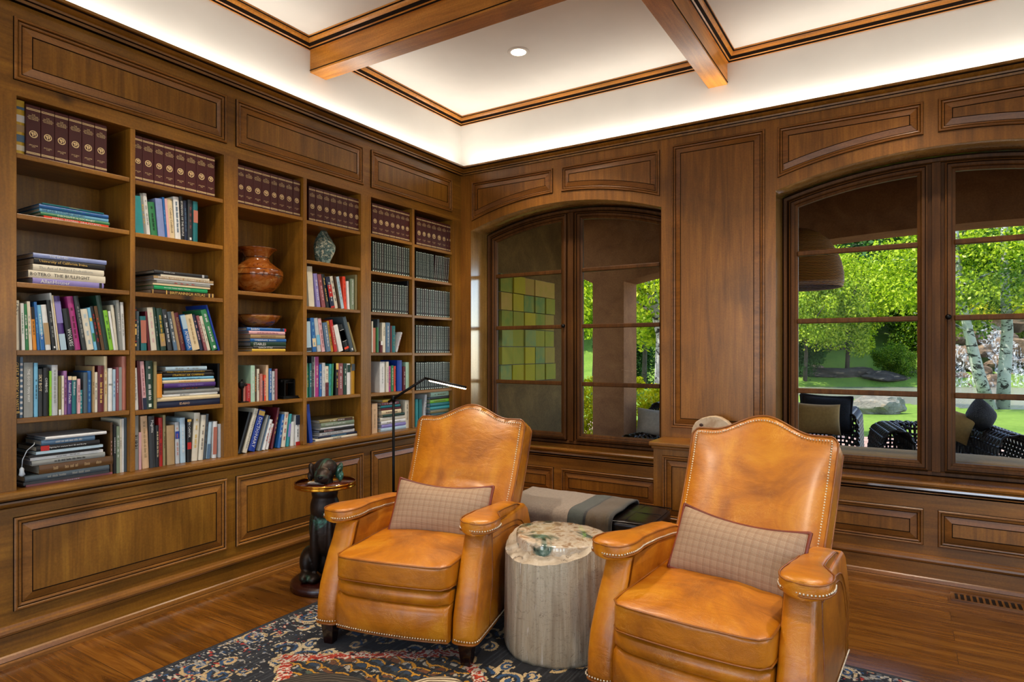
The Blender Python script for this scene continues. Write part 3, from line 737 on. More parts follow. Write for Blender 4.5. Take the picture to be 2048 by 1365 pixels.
row(0, 5, 'C', [(1070,1092,685,0,'umber','pink',None),(1094,1118,705,0,'black','white'),(1120,1150,720,0,'sage','white'),(1152,1172,655,0,'ivory','brown'),(1174,1192,650,0,'white'),(1194,1220,640,0,'slate')])
# ---- bay 2
row(1, 1, 'D', [(112,198,790,-40,'turquoise',None),(200,232,765,-44,'grey','yellow'),(234,272,765,-44,'white','grey'),(274,340,855,-40,'green','dark_green'),(342,412,820,-36,'periwinkle',None),(414,435,810,-34,'blue','sky'),(437,462,825,-32,'pink'),(464,522,820,-32,'cream','umber','Cowboy Cookbook',{'c':.45,'ln':.62}),
 (524,580,805,-26,'white','steel'),(582,622,800,-18,'black','white','GUARDIANS OF THE PEOPLE',{'c':.5,'ln':.8}),(624,658,845,-12,'navy','steel'),(662,712,840,0,'charcoal','rose',None,{'logo':'white'}),(718,765,858,0,'teal',None,None,{'p':[('salmon',.48,.78)]})])
stack(1, 2, 'E', [(325,1110,58,'brown','gold','BRITANNICA ATLAS',{'c':.56,'ln':.56,'p':[('gold',.02,.03),('gold',.22,.235),('gold',.9,.92),('gold',.96,.98)]}),(360,1025,52,'emerald','white','MOORE THAN MEETS THE EYE',{'c':.42,'ln':.48,'p':[]}),(345,1055,20,'cream'),(395,1058,40,'grey','red'),(360,1097,18,'white'),(355,1097,32,'tan','white','NATIVE NATIONS  EDWARD S. CURTIS',{'ln':.85}),(445,1047,25,'ivory'),(365,1032,42,'charcoal','white','ANTHONY JONES',{'c':.26,'ln':.2,'p':[('silver',.88,.92)]})])
row(1, 3, 'E', [(130,192,705,0,'jet',None,None,{'p':[('red',.91,.93),('red',.68,.7),('gold',.54,.6),('gold',.36,.5),('red',.2,.22),('gold',.1,.16)]}),(196,238,765,-5,'slate','silver'),(240,318,825,-14,'teal',None,None,{'p':[('salmon',.22,.88)]}),(322,352,765,-40,'maroon'),(354,432,712,-55,'ivory','pink'),(434,478,712,-58,'dark_green','grey'),(480,552,722,-60,'dark_green','yellow',None,{'p':[('tan',.1,.4)]}),
 (555,618,735,-78,'charcoal','white'),(620,672,765,-84,'slate','white',None,{'p':[('steel',0,.25)]}),(674,718,765,-92,'tan'),(720,780,775,-100,'maroon','tan','RELIGION AMERICA',{'ln':.7}),(782,852,800,-104,'blue','white','AMERICA',{'c':.3,'ln':.5,'p':[('pale_blue',.6,.98)]}),(856,960,795,-104,'cream','tan'),(962,1010,800,-108,'navy','pink'),(1012,1050,815,-108,'rose','ivory'),(1052,1095,820,-108,'ivory','sage'),
 (1100,1180,735,-150,'green','white',None,{'logo':'pale'}),(1182,1206,685,-160,'royal_blue'),])
row(1, 4, 'F', [(112,165,150,-20,'white','grey'),(166,195,70,-26,'maroon'),(196,240,75,-34,'pink','rose',None,{'p':[('navy',0,.24)]}),(244,322,70,-10,'dark_green','white',None,{'logo':'pale'}),(324,354,80,0,'khaki')])
sF = stack(1, 4, 'F', [(362,1082,74,'navy','peach','IDAHO',{'c':.42,'ln':.16}),(370,1080,44,'cream')])
stack(1, 4, 'F', [(424,1060,30,'white','black','IDAHO',{'c':.38,'ln':.16}),(440,1072,46,'grey'),(435,1020,24,'jet','red'),(445,1030,50,'purple','lavender','CELEBRATING IDAHO',{'c':.5,'ln':.5}),(426,1022,35,'cream','orange'),(425,1010,32,'sky','steel'),(435,1015,44,'jet','yellow','STRATEGIC AIR COMMAND',{'ln':.62,'c':.48}),(430,1000,30,'jet','yellow','Omaha Cowboys Deserter’s Descendants',{'c':.45}),(465,932,46,'pale_blue','grey')], z0=sF[-1][1], where='upper stack')
row(1, 5, 'F', [(118,200,680,0,'grey','black','BURRI',{'c':.52,'ln':.25}),(203,235,880,0,'pink'),(237,322,695,-24,'peach','tan'),(325,398,695,-18,'charcoal','white','Magritte',{'c':.8,'ln':.24}),(400,442,800,-4,'black','cream'),(444,492,715,-2,'red','maroon'),(494,528,685,0,'khaki','brown'),(530,625,800,-8,'tan'),(628,680,765,-8,'silver','salmon',None,{'p':[('royal_blue',.6,.78)]}),
 (686,752,715,-8,'pale_blue','white'),(755,808,730,0,'jet','white','IN CANTIX',{'c':.75,'ln':.35,'p':[('red',.3,.46),('gold',.94,1)]}),(812,886,655,34,'ivory','yellow'),(893,948,680,38,'ivory','brown'),(952,985,670,42,'slate','brown'),(987,1030,760,30,'pale_blue',None,None,{'p':[('steel',0,.4)]}),(1045,1095,755,12,'white',None,None,{'p':[('salmon',.1,.85)]}),(1102,1130,785,0,'silver')])
row(1, 4, 'F', [(1094,1120,100,0,'jet',None)])
_y = onx(250+362*.1759, 0, XS)[0]; _o = make_book(.026, .128, .1, 'orange'); _o.location = (XS+.004, _y+.001, sF[-1][1]+.0008); tag(_o, 'small orange book standing left of the upper stack, fifth shelf, second bay', 'book')
# ---- bay 3
stack(2, 2, 'H', [(225,603,32,'yellow'),(240,607,28,'charcoal','white','RANCH STYLE',{'c':.36,'ln':.42}),(210,610,50,'dark_green','white','STABLES',{'c':.24,'ln':.34}),(205,612,38,'blue','white','TIMBERFRAME  Interiors',{'c':.4,'ln':.6}),(205,600,45,'tan','brown','RANCHO DELUXE',{'c':.5,'ln':.42}),(190,600,38,'pink','rose'),(165,610,38,'blue','white','BARN',{'c':.2,'ln':.2,'p':[('navy',.84,.92),('red',.95,1)]})])
row(2, 3, 'I', [(160,190,385,0,'salmon'),(192,245,380,0,'red','pink'),(247,300,140,0,'mint','white'),(304,328,190,0,'brown','orange'),(332,362,185,0,'ivory','black','BOB FLYING',{'c':.6,'ln':.5}),(364,398,250,0,'salmon','pink'),(400,418,340,0,'navy','red'),(420,448,265,0,'vermilion','ivory'),(452,486,135,0,'peach',None),(488,522,180,0,'blue','white'),(524,556,215,0,'silver','navy'),(570,600,185,0,'rose')])
row(2, 4, 'I', [(120,172,740,150,'jet',None,None,{'D':.24}),(176,236,690,160,'ivory','grey','SOUTHERN CALIFORNIA',{'ln':.85}),(258,352,700,150,'royal_blue','white','DICTIONARY',{'c':.45,'ln':.72,'p':[('gold',.86,.97)]}),(382,412,780,120,'grey'),(414,430,790,120,'steel'),(432,472,835,104,'white','red'),(478,515,890,80,'white','vermilion'),(530,560,685,92,'maroon','gold'),
 (632,672,770,58,'blue','white'),(680,738,740,48,'ivory','red'),(742,776,765,42,'turquoise',None,None,{'p':[('lavender',.3,.7)]}),(795,845,870,8,'white'),(850,912,785,0,'white','black',None,{'p':[('navy',.68,1),('red',0,.12)]})])
# ---- bay 4
row(3, 2, 'K', [(97,150,80,0,'slate','silver'),(182,262,90,-36,'ivory',None),(268,322,185,-50,'lavender','white'),(325,380,190,-66,'rose','pink'),(383,425,190,-72,'black','gold'),(452,512,230,-72,'navy','white',None,{'p':[('red',.35,.75),('red',0,.06)]}),(514,562,220,-80,'ivory','navy'),(565,585,225,-74,'brown','green'),(590,635,228,-74,'pale_blue','steel'),(640,682,230,-20,'vermilion','red'),(692,722,295,-18,'white'),
 (740,798,265,0,'sage','white','AMERICAN SOLDIER',{'c':.56,'ln':.8}),(805,832,210,0,'khaki')])
row(3, 3, 'K', [(95,188,840,-20,'pale_blue',None,None,{'p':[('charcoal',.02,.14)]}),(190,243,790,-36,'blue','sky',None,{'p':[('cream',.15,.4)]}),(245,298,790,-50,'silver',None,None,{'p':[('sky',.2,.5)]}),(300,348,795,-60,'pink','rose'),(350,412,850,-56,'steel','white'),(414,450,830,-64,'mustard','dark_green'),(452,495,815,-70,'red','ivory'),(500,565,880,-84,'white'),(570,640,870,-104,'jet',None,None,{'p':[('white',.38,.8),('jet',.39,.79),('vermilion',.08,.16)]}),(642,690,770,-120,'slate',None,None,{'logo':'white'}),(692,722,845,-118,'khaki')])
row(3, 4, 'L', [(96,108,90,0,'white'),(110,135,185,0,'green','yellow'),(137,165,185,0,'teal','white'),(167,205,92,0,'charcoal','grey'),(207,218,100,0,'white'),(220,270,95,0,'magenta','ivory'),(272,305,200,0,'blue','white'),(308,350,180,0,'silver','white'),(352,398,225,0,'ivory','rose',None,{'p':[('maroon',0,.45)]}),(400,432,195,10,'turquoise','green'),(434,456,190,12,'green'),(495,530,185,0,'black','yellow',None,{'p':[('gold',.8,1)]}),(534,598,185,0,'rose','white'),(602,645,190,0,'dark_green','pale'),(648,694,190,0,'white',None,None,{'p':[('dark_green',.72,.96)]}),(697,712,240,0,'tan'),(716,762,92,0,'mustard',None,None,{'p':[('slate',.62,.8)]})])
row(3, 5, 'L', [(148,192,745,-50,'royal_blue')])
stack(3, 5, 'L', [(212,805,38,'ivory','black','PALETTE',{'ln':.2}),(255,795,30,'navy','sky','AMERICAN RANCHES',{'ln':.4}),(270,745,46,'white','grey','ALLAN HOUSER',{'c':.35,'ln':.6}),(270,740,36,'jet','pink','BOTERO',{'c':.26,'ln':.28}),(285,740,30,'white'),(290,742,62,'sage','white','ORANGE COUNTY, INC.',{'c':.42,'ln':.62}),(268,738,40,'khaki','white',None,{'p':[('brown',.5,.95)]})])
# ---- bay 5
row(4, 3, 'N', [(52,68,120,0,'ivory'),(70,100,190,0,'salmon'),(102,115,185,0,'green'),(117,137,100,0,'slate'),(139,163,330,0,'maroon',None,None,{'p':[('white',.65,1)]}),(165,200,135,0,'ivory','black','MY WAR',{'c':.7,'ln':.3}),(202,245,135,0,'steel','white'),(250,268,170,0,'maroon'),(270,303,170,0,'teal','khaki'),(305,322,235,56,'silver','red')])
row(4, 4, 'N', [(180,235,545,0,'white','grey',None,{'D':.27}),(240,270,545,0,'ivory','steel'),(272,298,590,0,'magenta','yellow'),(300,330,585,0,'green','ivory'),(332,352,590,0,'vermilion','maroon'),(358,412,530,0,'royal_blue'),(414,442,595,0,'maroon','white'),(446,484,550,0,'mint')])
row(4, 5, 'N', [(52,110,985,0,'peach','tan')])
stack(4, 5, 'N', [(140,405,38,'pale_blue'),(150,405,36,'lavender'),(145,400,36,'white','grey'),(135,398,38,'ivory'),(165,392,28,'dark_green'),(150,355,44,'cream','maroon'),(145,350,22,'maroon'),(140,345,28,'teal'),(150,330,32,'rose','white'),(160,290,28,'yellow')])
row(4, 5, 'N', [(415,458,950,0,'ivory','black')])
# ---- bay 6
row(5, 5, 'N', [(512,540,940,0,'turquoise'),(545,580,940,0,'teal'),(588,612,890,24,'silver','black')])
stack(5, 5, 'N', [(662,880,38,'teal'),(660,880,34,'green'),(668,880,40,'dark_green'),(660,876,36,'khaki'),(660,880,32,'turquoise'),(660,880,38,'teal'),(660,880,36,'lime','olive'),(662,876,28,'charcoal'),(665,870,46,'mint','olive'),(665,880,36,'ivory'),(655,880,20,'brown')])
# ------------------------------------------------------------------ ornaments on the shelves
def mottled(name, a, b_, c_, dark):
    t = NT(name); v = t.coord(); c = t.ramp(t.noise(v, 9., 7., .65, .8), [(.3, a), (.5, b_), (.7, c_)])
    c = t.mix(t.ramp(t.noise(v, 16., 5., .7, 2.), [(.60, (0,0,0)), (.66, (1,1,1))]), c, dark)
    t.setp(Base_Color=c, Roughness=.18, Coat_Weight=.5); return t.m
M['burl'] = mottled('polished_turned_burl', '#5a2508', '#96501a', '#c08a48', '#1c0d06')
M['burlrim'] = simple('dark_burl_line', '#3c0f06', .25)
y = onx(514, 0, -.185)[0]
v_ = empty('turned_wood_vase', (-.185, y, SHZ[2][1]+.001), 0, 'glossy turned burl wood vase with flared rim on the third bay shelf', 'vase')
b = MB(); b.lathe([(.0005,.0),(.055,.0),(.085,.014),(.125,.048),(.152,.090),(.160,.125),(.157,.150),(.150,.158),(.112,.186),(.082,.210),(.072,.232),(.078,.250),(.094,.270),(.116,.288),(.124,.292),(.120,.294),(.098,.274),(.070,.236),(.07,.20),(.0005,.19)], n=48, cap=False); b.build('body', [M['burl']], v_)
b = MB()
for r_, z_ in ((.1605,.118),(.1568,.152),(.0745,.236)): b.lathe([(r_-.002,z_-.0022),(r_+.0008,z_),(r_-.002,z_+.0022)], n=48, cap=False)
b.lathe([(.117,.2885),(.1245,.2935),(.119,.2955)], n=48, cap=False); b.build('rim_line', [M['burlrim']], v_)
zt = [o for o in bpy.data.objects if o.name.startswith('book') and o.get('label','').startswith('blue book lying seventh')]
zb = SHZ[2][2]+.001
for d in (32,28,50,38,45,38,38): 
    dx, _ = ray(465+200*.1758); zb += max(.006, d*.1758*((XS-.006)-CP[0])/dx/FP)+.0006
y = onx(516, 0, -.17)[0]
v_ = empty('turned_wood_bowl', (-.175, y, zb+.003), 0, 'shallow turned burl wood bowl resting on the stack of ranch books', 'bowl')
b = MB(); b.lathe([(.0005,.0),(.05,.0),(.09,.016),(.12,.040),(.137,.066),(.141,.078),(.137,.080),(.115,.046),(.08,.02),(.0005,.012)], n=44, cap=False); b.build('body', [M['burl']], v_)
b = MB(); b.lathe([(.136,.0755),(.1425,.079),(.136,.0815)], n=44, cap=False); b.build('rim_line', [M['burlrim']], v_)
# green stone on the second shelf of the fourth bay
t = NT('green_mottled_stone'); v = t.coord(); n1 = t.noise(v, 30., 8., .75, 1.)
t.setp(Base_Color=t.mix(t.ramp(t.noise(v, 55., 4., .7), [(.5,(0,0,0)),(.6,(1,1,1))]), t.ramp(n1, [(.35,'#0f2624'),(.5,'#3b5a55'),(.65,'#8fa39a')]), '#b8b49c'), Roughness=.5); t.bump(n1, .5, .006); M['stone'] = t.m
def rockmesh(seed, sx, sy, sz, sub=4, amp=.18, cuts=10, pointy=0.):
    bm = bmesh.new(); bmesh.ops.create_icosphere(bm, subdivisions=sub, radius=1); r = random.Random(seed)
    from mathutils import noise
    pl = [(Vector((r.uniform(-1,1), r.uniform(-1,1), r.uniform(-.7,1))).normalized(), r.uniform(.55,.9)) for _ in range(cuts)]
    for vv in bm.verts:
        p = vv.co.copy(); p *= 1+amp*noise.noise(p*1.7+Vector((seed,0,0)))+amp*.35*noise.noise(p*5+Vector((0,seed,0)))
        for n_, d in pl:
            k = p.dot(n_)-d
            if k > 0: p -= n_*k*.85
        if pointy: kk = 1-pointy*max(0, p.z)**1.1; p.x *= kk; p.y *= kk
        vv.co = Vector((p.x*sx, p.y*sy, p.z*sz))
    zmin = min(v_.co.z for v_ in bm.verts)
    for vv in bm.verts:
        vv.co.z = max(vv.co.z, zmin*.72)
    zmin = min(v_.co.z for v_ in bm.verts)
    for vv in bm.verts: vv.co.z -= zmin
    me = bpy.data.meshes.new('rock'); bm.to_mesh(me); bm.free(); return me
y = onx(648, 0, -.13)[0]
me = rockmesh(5, .085, .092, .155, 4, .2, 12, .62); me.materials.append(M['stone']); o = link('stone_specimen', me); o.location = (-.13, y, SHZ[3][1]+.001)
tag(o, 'upright pointed green stone specimen alone on its bookcase shelf', 'stone')
# bookends on the fourth row of bay 3
M['iron'] = simple('dark_iron', '#1b1c1c', .45, .7, noise=.3); M['amber'] = simple('amber_handle', '#8a3a10', .25)
ZB3 = SHZ[2][3]+.001
def yy3(px): return onx(465+px*.1538, 0, -.12)[0]
be = empty('bookend', (-.12, yy3(710), ZB3), 0, 'dark iron crank bookend with amber handle right of the third bay books', 'bookend')
b = MB(); b.box(-.05,.06,-.075,.075,0,.008); b.box(-.04,.05,-.065,.065,.008,.016); b.build('base_plate', [M['iron']], be, bevel=.002)
b = MB(); b.box(-.03,.03,-.045,-.035,.016,.12); b.box(-.03,.03,.030,.040,.016,.12); b.box(-.025,.025,-.035,.03,.1,.106); b.build('upright', [M['iron']], be)
b = MB(); b.tube([(0,-.06,.115),(0,.055,.115)], .014, 14); b.tube([(0,.055,.115),(0,.072,.115)], .02, 14); b.build('crank_shaft', [M['iron']], be)
b = MB(); b.tube([(0,.072,.113),(.0,.085,.10)], .006, 8); b.tube([(.0,.083,.104),(.0,.105,.092)], [.010,.012], 10); b.build('handle', [M['amber']], be)
be = empty('bookend', (-.06, yy3(118), ZB3), 0, 'dark iron bookend with round knob at the left end of the third bay books', 'bookend')
b = MB(); b.box(-.12,.01,-.055,.002,0,.006); b.build('base_plate', [M['iron']], be, bevel=.001)
b = MB(); b.sphere((.0,-.042,.105), (.016,.02,.026), 12, 8); b.tube([(0,-.03,.105),(0,-.002,.105)], .006, 8); b.box(-.012,-.004,-.035,-.028,.006,.14); b.build('knob', [M['iron']], be)
# white cord hanging over the stack in bay 1
M['cord'] = simple('white_cord', '#aab4bd', .6)
x0_, y0_ = -.036, onx(318*.2124, 0, -.04)[0]; zc_ = s1[9][1]
P = [(x0_-.05, y0_+.02, zc_-.004),(x0_, y0_, zc_-.012),(x0_+.006,y0_-.03,zc_-.035),(x0_+.006,y0_-.047,zc_-.075),(x0_+.006,y0_-.05,zc_-.11)]
b = MB(); b.tube(P, .0018, 6); b.lathe([(.003,0),(.009,-.008),(.009,-.022),(.013,-.034),(.004,-.042)], (x0_+.006,y0_-.05,zc_-.108), 10)
tag(b.build('tassel_cord', [M['cord']]), 'white cord with a tassel hanging in front of the lowest leftmost stack', 'cord')
# ================================================================== FURNITURE
from mathutils import noise as mn
def lerp_tab(tab, x):
    if x <= tab[0][0]: return tab[0][1]
    for (a, p), (c, q) in zip(tab[:-1], tab[1:]):
        if x <= c: k = (x-a)/(c-a); k = k*k*(3-2*k)*.5+k*.5; return p+(q-p)*k
    return tab[-1][1]
def nails(pts, name, parent, r=.0044, step=.0125, nrm=None):
    """hemispherical studs at even spacing along a 3D path"""
    b = MB(); pts = [Vector(p) for p in pts]; acc = 0; 
    for a, c in zip(pts[:-1], pts[1:]):
        L = (c-a).length
        if L < 1e-6: continue
        while acc <= L:
            p = a+(c-a)*(acc/L); b.sphere(p, r, 6, 4); acc += step
        acc -= L
    return b.build(name, [M['nail']], parent)
def rounded_plan(xi, xo, yf, yb, rf, n=8, sgn=1):
    """plan outline of an arm: flat inside, rounded front"""
    pts = [(xi, yb), (xi, yf+rf*.6)]
    xm = (xi+xo)/2; hw = (xo-xi)/2
    for i in range(n+1):
        a = math.pi*(1-i/n); ex = .62
        cx = math.cos(a); cy = math.sin(a)
        pts.append((xm+hw*math.copysign(abs(cx)**ex, cx), yf+rf-rf*abs(cy)**ex))
    pts += [(xo, yf+rf*1.6), (xo, yb)]
    return [(sgn*a, c) for a, c in pts]
def armchair(loc, rz, r1, label):
    ch = empty('leather_armchair', (loc[0], loc[1], 0.012), rz, label, 'armchair', 'tan leather recliner armchairs')
    for sg in (-1, 1):
        # arm body
        b = MB(); P = []
        for z in (.102,.106,.14,.20,.28,.36,.42,.47,.51,.54,.552):
            yf = lerp_tab([(.10,-.135),(.2,-.128),(.3,-.10),(.4,-.055),(.5,-.005),(.56,.02)], z)
            xo = lerp_tab([(.10,.408),(.3,.412),(.45,.402),(.56,.398)], z); k = .006 if z in (.102, .552) else 0
            yb = lerp_tab([(.1,.70),(.4,.74),(.50,.70),(.56,.62)], z)
            P.append([(x, y, z) for x, y in rounded_plan(.287, xo-k, yf+k, yb, .055, 10, sg)])
        b.grid(P, 0, True, cv=True); b.add(P[0], [tuple(range(len(P[0])))]); b.add(P[-1], [tuple(range(len(P[0])))])
        arm = b.build('arm', [M['tan']], ch)
        b = MB()
        for zz in (.118,): b.tube([(x,y,.106) for x,y in rounded_plan(.289,.408,-.136,.70,.055,10,sg)[1:]], .0045, 6)
        ol = rounded_plan(.3,.402,.026,.60,.05,10,sg)
        xo_ = lambda z: lerp_tab([(.10,.408),(.3,.412),(.45,.402),(.56,.398)], z)+.0005
        b.tube([(sg*xo_(z), y, z) for y, z in ((.05,.535),(.18,.53),(.3,.522),(.42,.51),(.5,.497),(.56,.478),(.60,.45),(.64,.40),(.66,.33),(.672,.25),(.678,.18),(.68,.12))], .0036, 6)
        b.tube([(sg*xo_(z), y, z) for y, z in ((.12,.505),(.3,.497),(.42,.485),(.49,.472),(.54,.45),(.575,.42),(.60,.37),(.615,.30),(.62,.2),(.622,.12))], .0030, 6)
        b.tube([(sg*xo_(z), y, z) for y, z in ((.105,.53),(.10,.48),(.095,.42),(.085,.36),(.07,.30),(.055,.24),(.045,.18),(.04,.12))], .0030, 6)
        b.build('welt', [M['tan_dark']], arm)
        nails([(x*1.0035+sg*.003, y-.002, .121) for x,y in rounded_plan(.292,.409,-.1375,.69,.055,14,sg)[2:]], 'nailhead_trim', arm)
        # arm pad
        b = MB(); P = []; ys = [-.040,-.038,-.030,-.015,.0,.03,.06,.10,.14,.175,.21,.25,.32,.40,.48,.54,.60,.645,.68,.70]
        hwT = [(-.04,.012),(-.038,.030),(-.03,.054),(-.015,.072),(0,.081),(.04,.090),(.09,.088),(.15,.070),(.21,.055),(.3,.050),(.6,.050),(.68,.044),(.70,.03)]
        xcT = [(-.04,.362),(.09,.360),(.21,.338),(.7,.336)]
        ztT = [(-.04,.612),(0,.618),(.15,.615),(.3,.601),(.45,.586),(.55,.572),(.60,.552),(.645,.518),(.68,.47),(.70,.44)]
        rim = []; rim2 = []; top = []; top2 = []
        for y in ys:
            hw = lerp_tab(hwT, y); xc = lerp_tab(xcT, y)*sg; zt = lerp_tab(ztT, y); th = .058; ring = []
            for k in range(18):
                a = 2*math.pi*k/18; c, s_ = math.cos(a), math.sin(a)
                e = .42; xx = hw*math.copysign(abs(c)**e, c); zz = (th/2)*math.copysign(abs(s_)**e, s_)
                if s_ > 0: zz += .008*(1-(xx/hw)**2)
                ring.append((xc+xx, y, zt-th/2+zz))
            P.append(ring)
            rim.append((xc+hw+.0005, y, zt-th+.013)); rim2.append((xc-hw-.0005, y, zt-th+.013)); top.append((xc+hw*.97, y, zt-.004)); top2.append((xc-hw*.97, y, zt-.004))
        b.grid(P, 0, True, cv=True); b.add(P[0], [tuple(range(18))]); b.add(P[-1], [tuple(range(18))])
        pad = b.build('arm_pad', [M['tan']], ch)
        b = MB(); b.tube(rim2[::-1][:17]+[((rim[0][0]+rim2[0][0])/2, -.041, rim[0][2])]+rim[:17], .004, 6)
        b.tube(top2[::-1][:18]+[((rim[0][0]+rim2[0][0])/2, -.040, top[0][2])]+top[:18], .0035, 6)
        b.build('welt', [M['tan_dark']], pad)
        up = Vector((0,0,.009)); nails([Vector(p)+up for p in rim2[::-1][:17]]+[((rim[0][0]+rim2[0][0])/2, -.043, rim[0][2]+.009)]+[Vector(p)+up for p in rim[1:(17 if sg < 0 else 9)]], 'nailhead_trim', pad, .0044, .0120)
    # seat cushion
    def fcu(x, y, z): return (x, y+.19-.018*(1-(x/.29)**2)*(1 if y < 0 else 0), z+.388+(.006*mn.noise(Vector((x*9, y*5, rz*9)))+.003*mn.noise(Vector((x*22, y*8, 4))))*(1 if z > 0 else 0))
    vs, fs = puffbox(.574, .70, .110, 18, 13., .030, .0, fcu)
    b = MB(); b.add(vs, fs, 0, True); cu = b.build('seat_cushion', [M['tan']], ch)
    b = MB()
    for zz in (.438, .340):
        pts = []
        for i in range(60):
            a = 2*math.pi*i/60; c, s_ = math.cos(a), math.sin(a); q = (abs(c)**16+abs(s_)**16)**(1/16); x = c/q*.286; y = s_/q*.350
            pts.append((x, y+.19-.018*(1-(x/.29)**2)*(1 if y < 0 else 0), zz))
        b.tube(pts, .0042, 6, closed=True)
    b.build('piping', [M['tan_dark']], cu)
    # footrest: padded roll and front panel
    def bow(x): return -.022*(1-(x/.282)**2)
    b = MB(); P = []
    for i in range(21):
        x = -.282+.564*i/20; e = 1-(abs(x)/.282)**14; P.append([(x, -.118+bow(x)-.036*max(.25,e)*math.cos(a)*1.0, .294+.038*math.sin(a)*max(.7,e)) for a in [math.pi*(k/14*1.1-.55) for k in range(15)]]+[(x,.0,.31),(x,.0,.27)])
    b.grid(P, 0, True, cv=True); b.add(P[0], [tuple(range(17))]); b.add(P[-1], [tuple(range(17))]); b.build('footrest_roll', [M['tan']], ch)
    b = MB(); P = []
    for i in range(25):
        x = -.281+.562*i/24; e = 1-(abs(x)/.281)**12
        P.append([(x, .02, .258),(x, -.10+bow(x), .262),(x, -.132+bow(x)-.008*e, .252),(x, -.140+bow(x)-.010*e, .225),(x, -.143+bow(x)-.012*e, .17),(x, -.139+bow(x)-.008*e, .120),(x, -.134+bow(x)-.002*e, .103),(x, .02, .100)])
    b.grid(P, 0, True, cv=True); b.add(P[0], [tuple(range(8))]); b.add(P[-1], [tuple(range(8))]); fp = b.build('footrest_panel', [M['tan']], ch)
    b = MB(); b.tube([(x, -.137+bow(x), .104) for x in [-.28+.56*i/24 for i in range(25)]], .0045, 6); b.build('welt', [M['tan_dark']], fp)
    nails([(x, -.1505+bow(x)+.004*(abs(x)/.28)**6, .119) for x in [-.274+.548*i/40 for i in range(41)]], 'nailhead_trim', fp)
    b = MB(); b.box(-.285, .285, -.02, .68, .10, .335, 0); b.build('seat_frame', [M['tan']], ch, bevel=.01)
    # back
    def spine(v):    # centre line of the front face
        y = .50+(.345+r1)*v+.03*math.sin(math.pi*v); z = .36+.625*v; return y, z
    def frame(v):
        y0, z0 = spine(v-.01); y1, z1 = spine(v+.01); t_ = Vector((0, y1-y0, z1-z0)).normalized(); return Vector((0,)+spine(v)), t_, Vector((0, -t_.z, t_.y))
    def vmax(u):
        au = abs(u); m = 1+.122*.5*(1+math.cos(math.pi*min(1, au/.70)))
        if au > .9: m -= .05*((au-.9)/.1)**2
        return m
    def hw(v): return .312+.032*min(1,v)**.8-(.012*((v-.9)/.1)**2 if v > .9 else 0)*0
    def bp(u, v, d):
        vv = v*vmax(u); c, t_, n_ = frame(min(vv, 1.2)); 
        return c+Vector((u*hw(min(vv,1)), 0, 0))+n_*d
    NU, NV_ = 30, 26; P = []
    for j in range(NV_+1):
        v = j/NV_; r = []
        for i in range(NU+1):
            u = -1+2*i/NU; uu = math.copysign(1-(1-abs(u))**1.25, u)
            d = .042*(1-abs(uu)**5)*(1-max(0,(v-.5)*2)**6)*(.55+.45*math.sin(math.pi*min(1,v*1.05)))
            if r1 < .02: d += -.020*math.exp(-((v-.40-.10*uu*uu)/.022)**2)*max(0,1-abs(uu)*1.1)+.016*math.exp(-((v-.33-.06*uu)/.03)**2)*max(0,1-abs(uu)*1.2)
            r.append(tuple(bp(uu, v, d)))
        P.append(r)
    b = MB(); b.grid(P, 0, True)
    per = [(-1, j/20) for j in range(21)]+[(math.copysign(1-(1-abs(q))**1.25, q), 1) for q in [-1+2*i/40 for i in range(1,40)]]+[(1, 1-j/20) for j in range(21)]
    A = [tuple(bp(u,v,0)) for u,v in per]
    P = [A]
    for k in range(1,5):
        f_ = k/4; P.append([tuple(bp(u*(1+.012*math.sin(math.pi*f_*.9)), v*(1+.01*math.sin(math.pi*f_*.9)), -.145*f_)) for u,v in per])
    b.grid(P, 0, True); b.add(P[-1], [tuple(range(len(A)))])
    bk = b.build('backrest', [M['tan']], ch)
    b = MB(); b.tube([tuple(bp(u,v,.001)) for u,v in per], .0048, 6); b.tube([tuple(bp(u*1.003,v*1.003,-.143)) for u,v in per], .0045, 6)
    b.build('piping', [M['tan_dark']], bk)
    nails([tuple(bp(u*.925, (v*.965 if v == 1 else v*.97), .011)) for u,v in per if v > .18], 'nailhead_trim', bk, .0046, .0130)
    for sg in (-1, 1):
        for y in (-.085, .62):
            b = MB(); x = sg*.350
            P = [[(x+a*s_, y+c*s_, z) for a, c in ((-1,-1),(1,-1),(1,1),(-1,1))] for z, s_ in ((0,.022),(.106,.034))]
            b.grid(P, 0, False, cv=True); b.add(P[0], [(0,1,2,3)]); b.add(P[1], [(0,1,2,3)]); b.build('leg', [M['legwood']], ch, bevel=.003)
    return ch
CHL = armchair((1.347,-2.265), .249, 0., 'tan leather recliner with nailhead trim, the left chair, beside the dog table')
CHR = armchair((2.70,-2.165), -.051, .10, 'tan leather recliner with nailhead trim, the right chair, backed by the low cabinet')
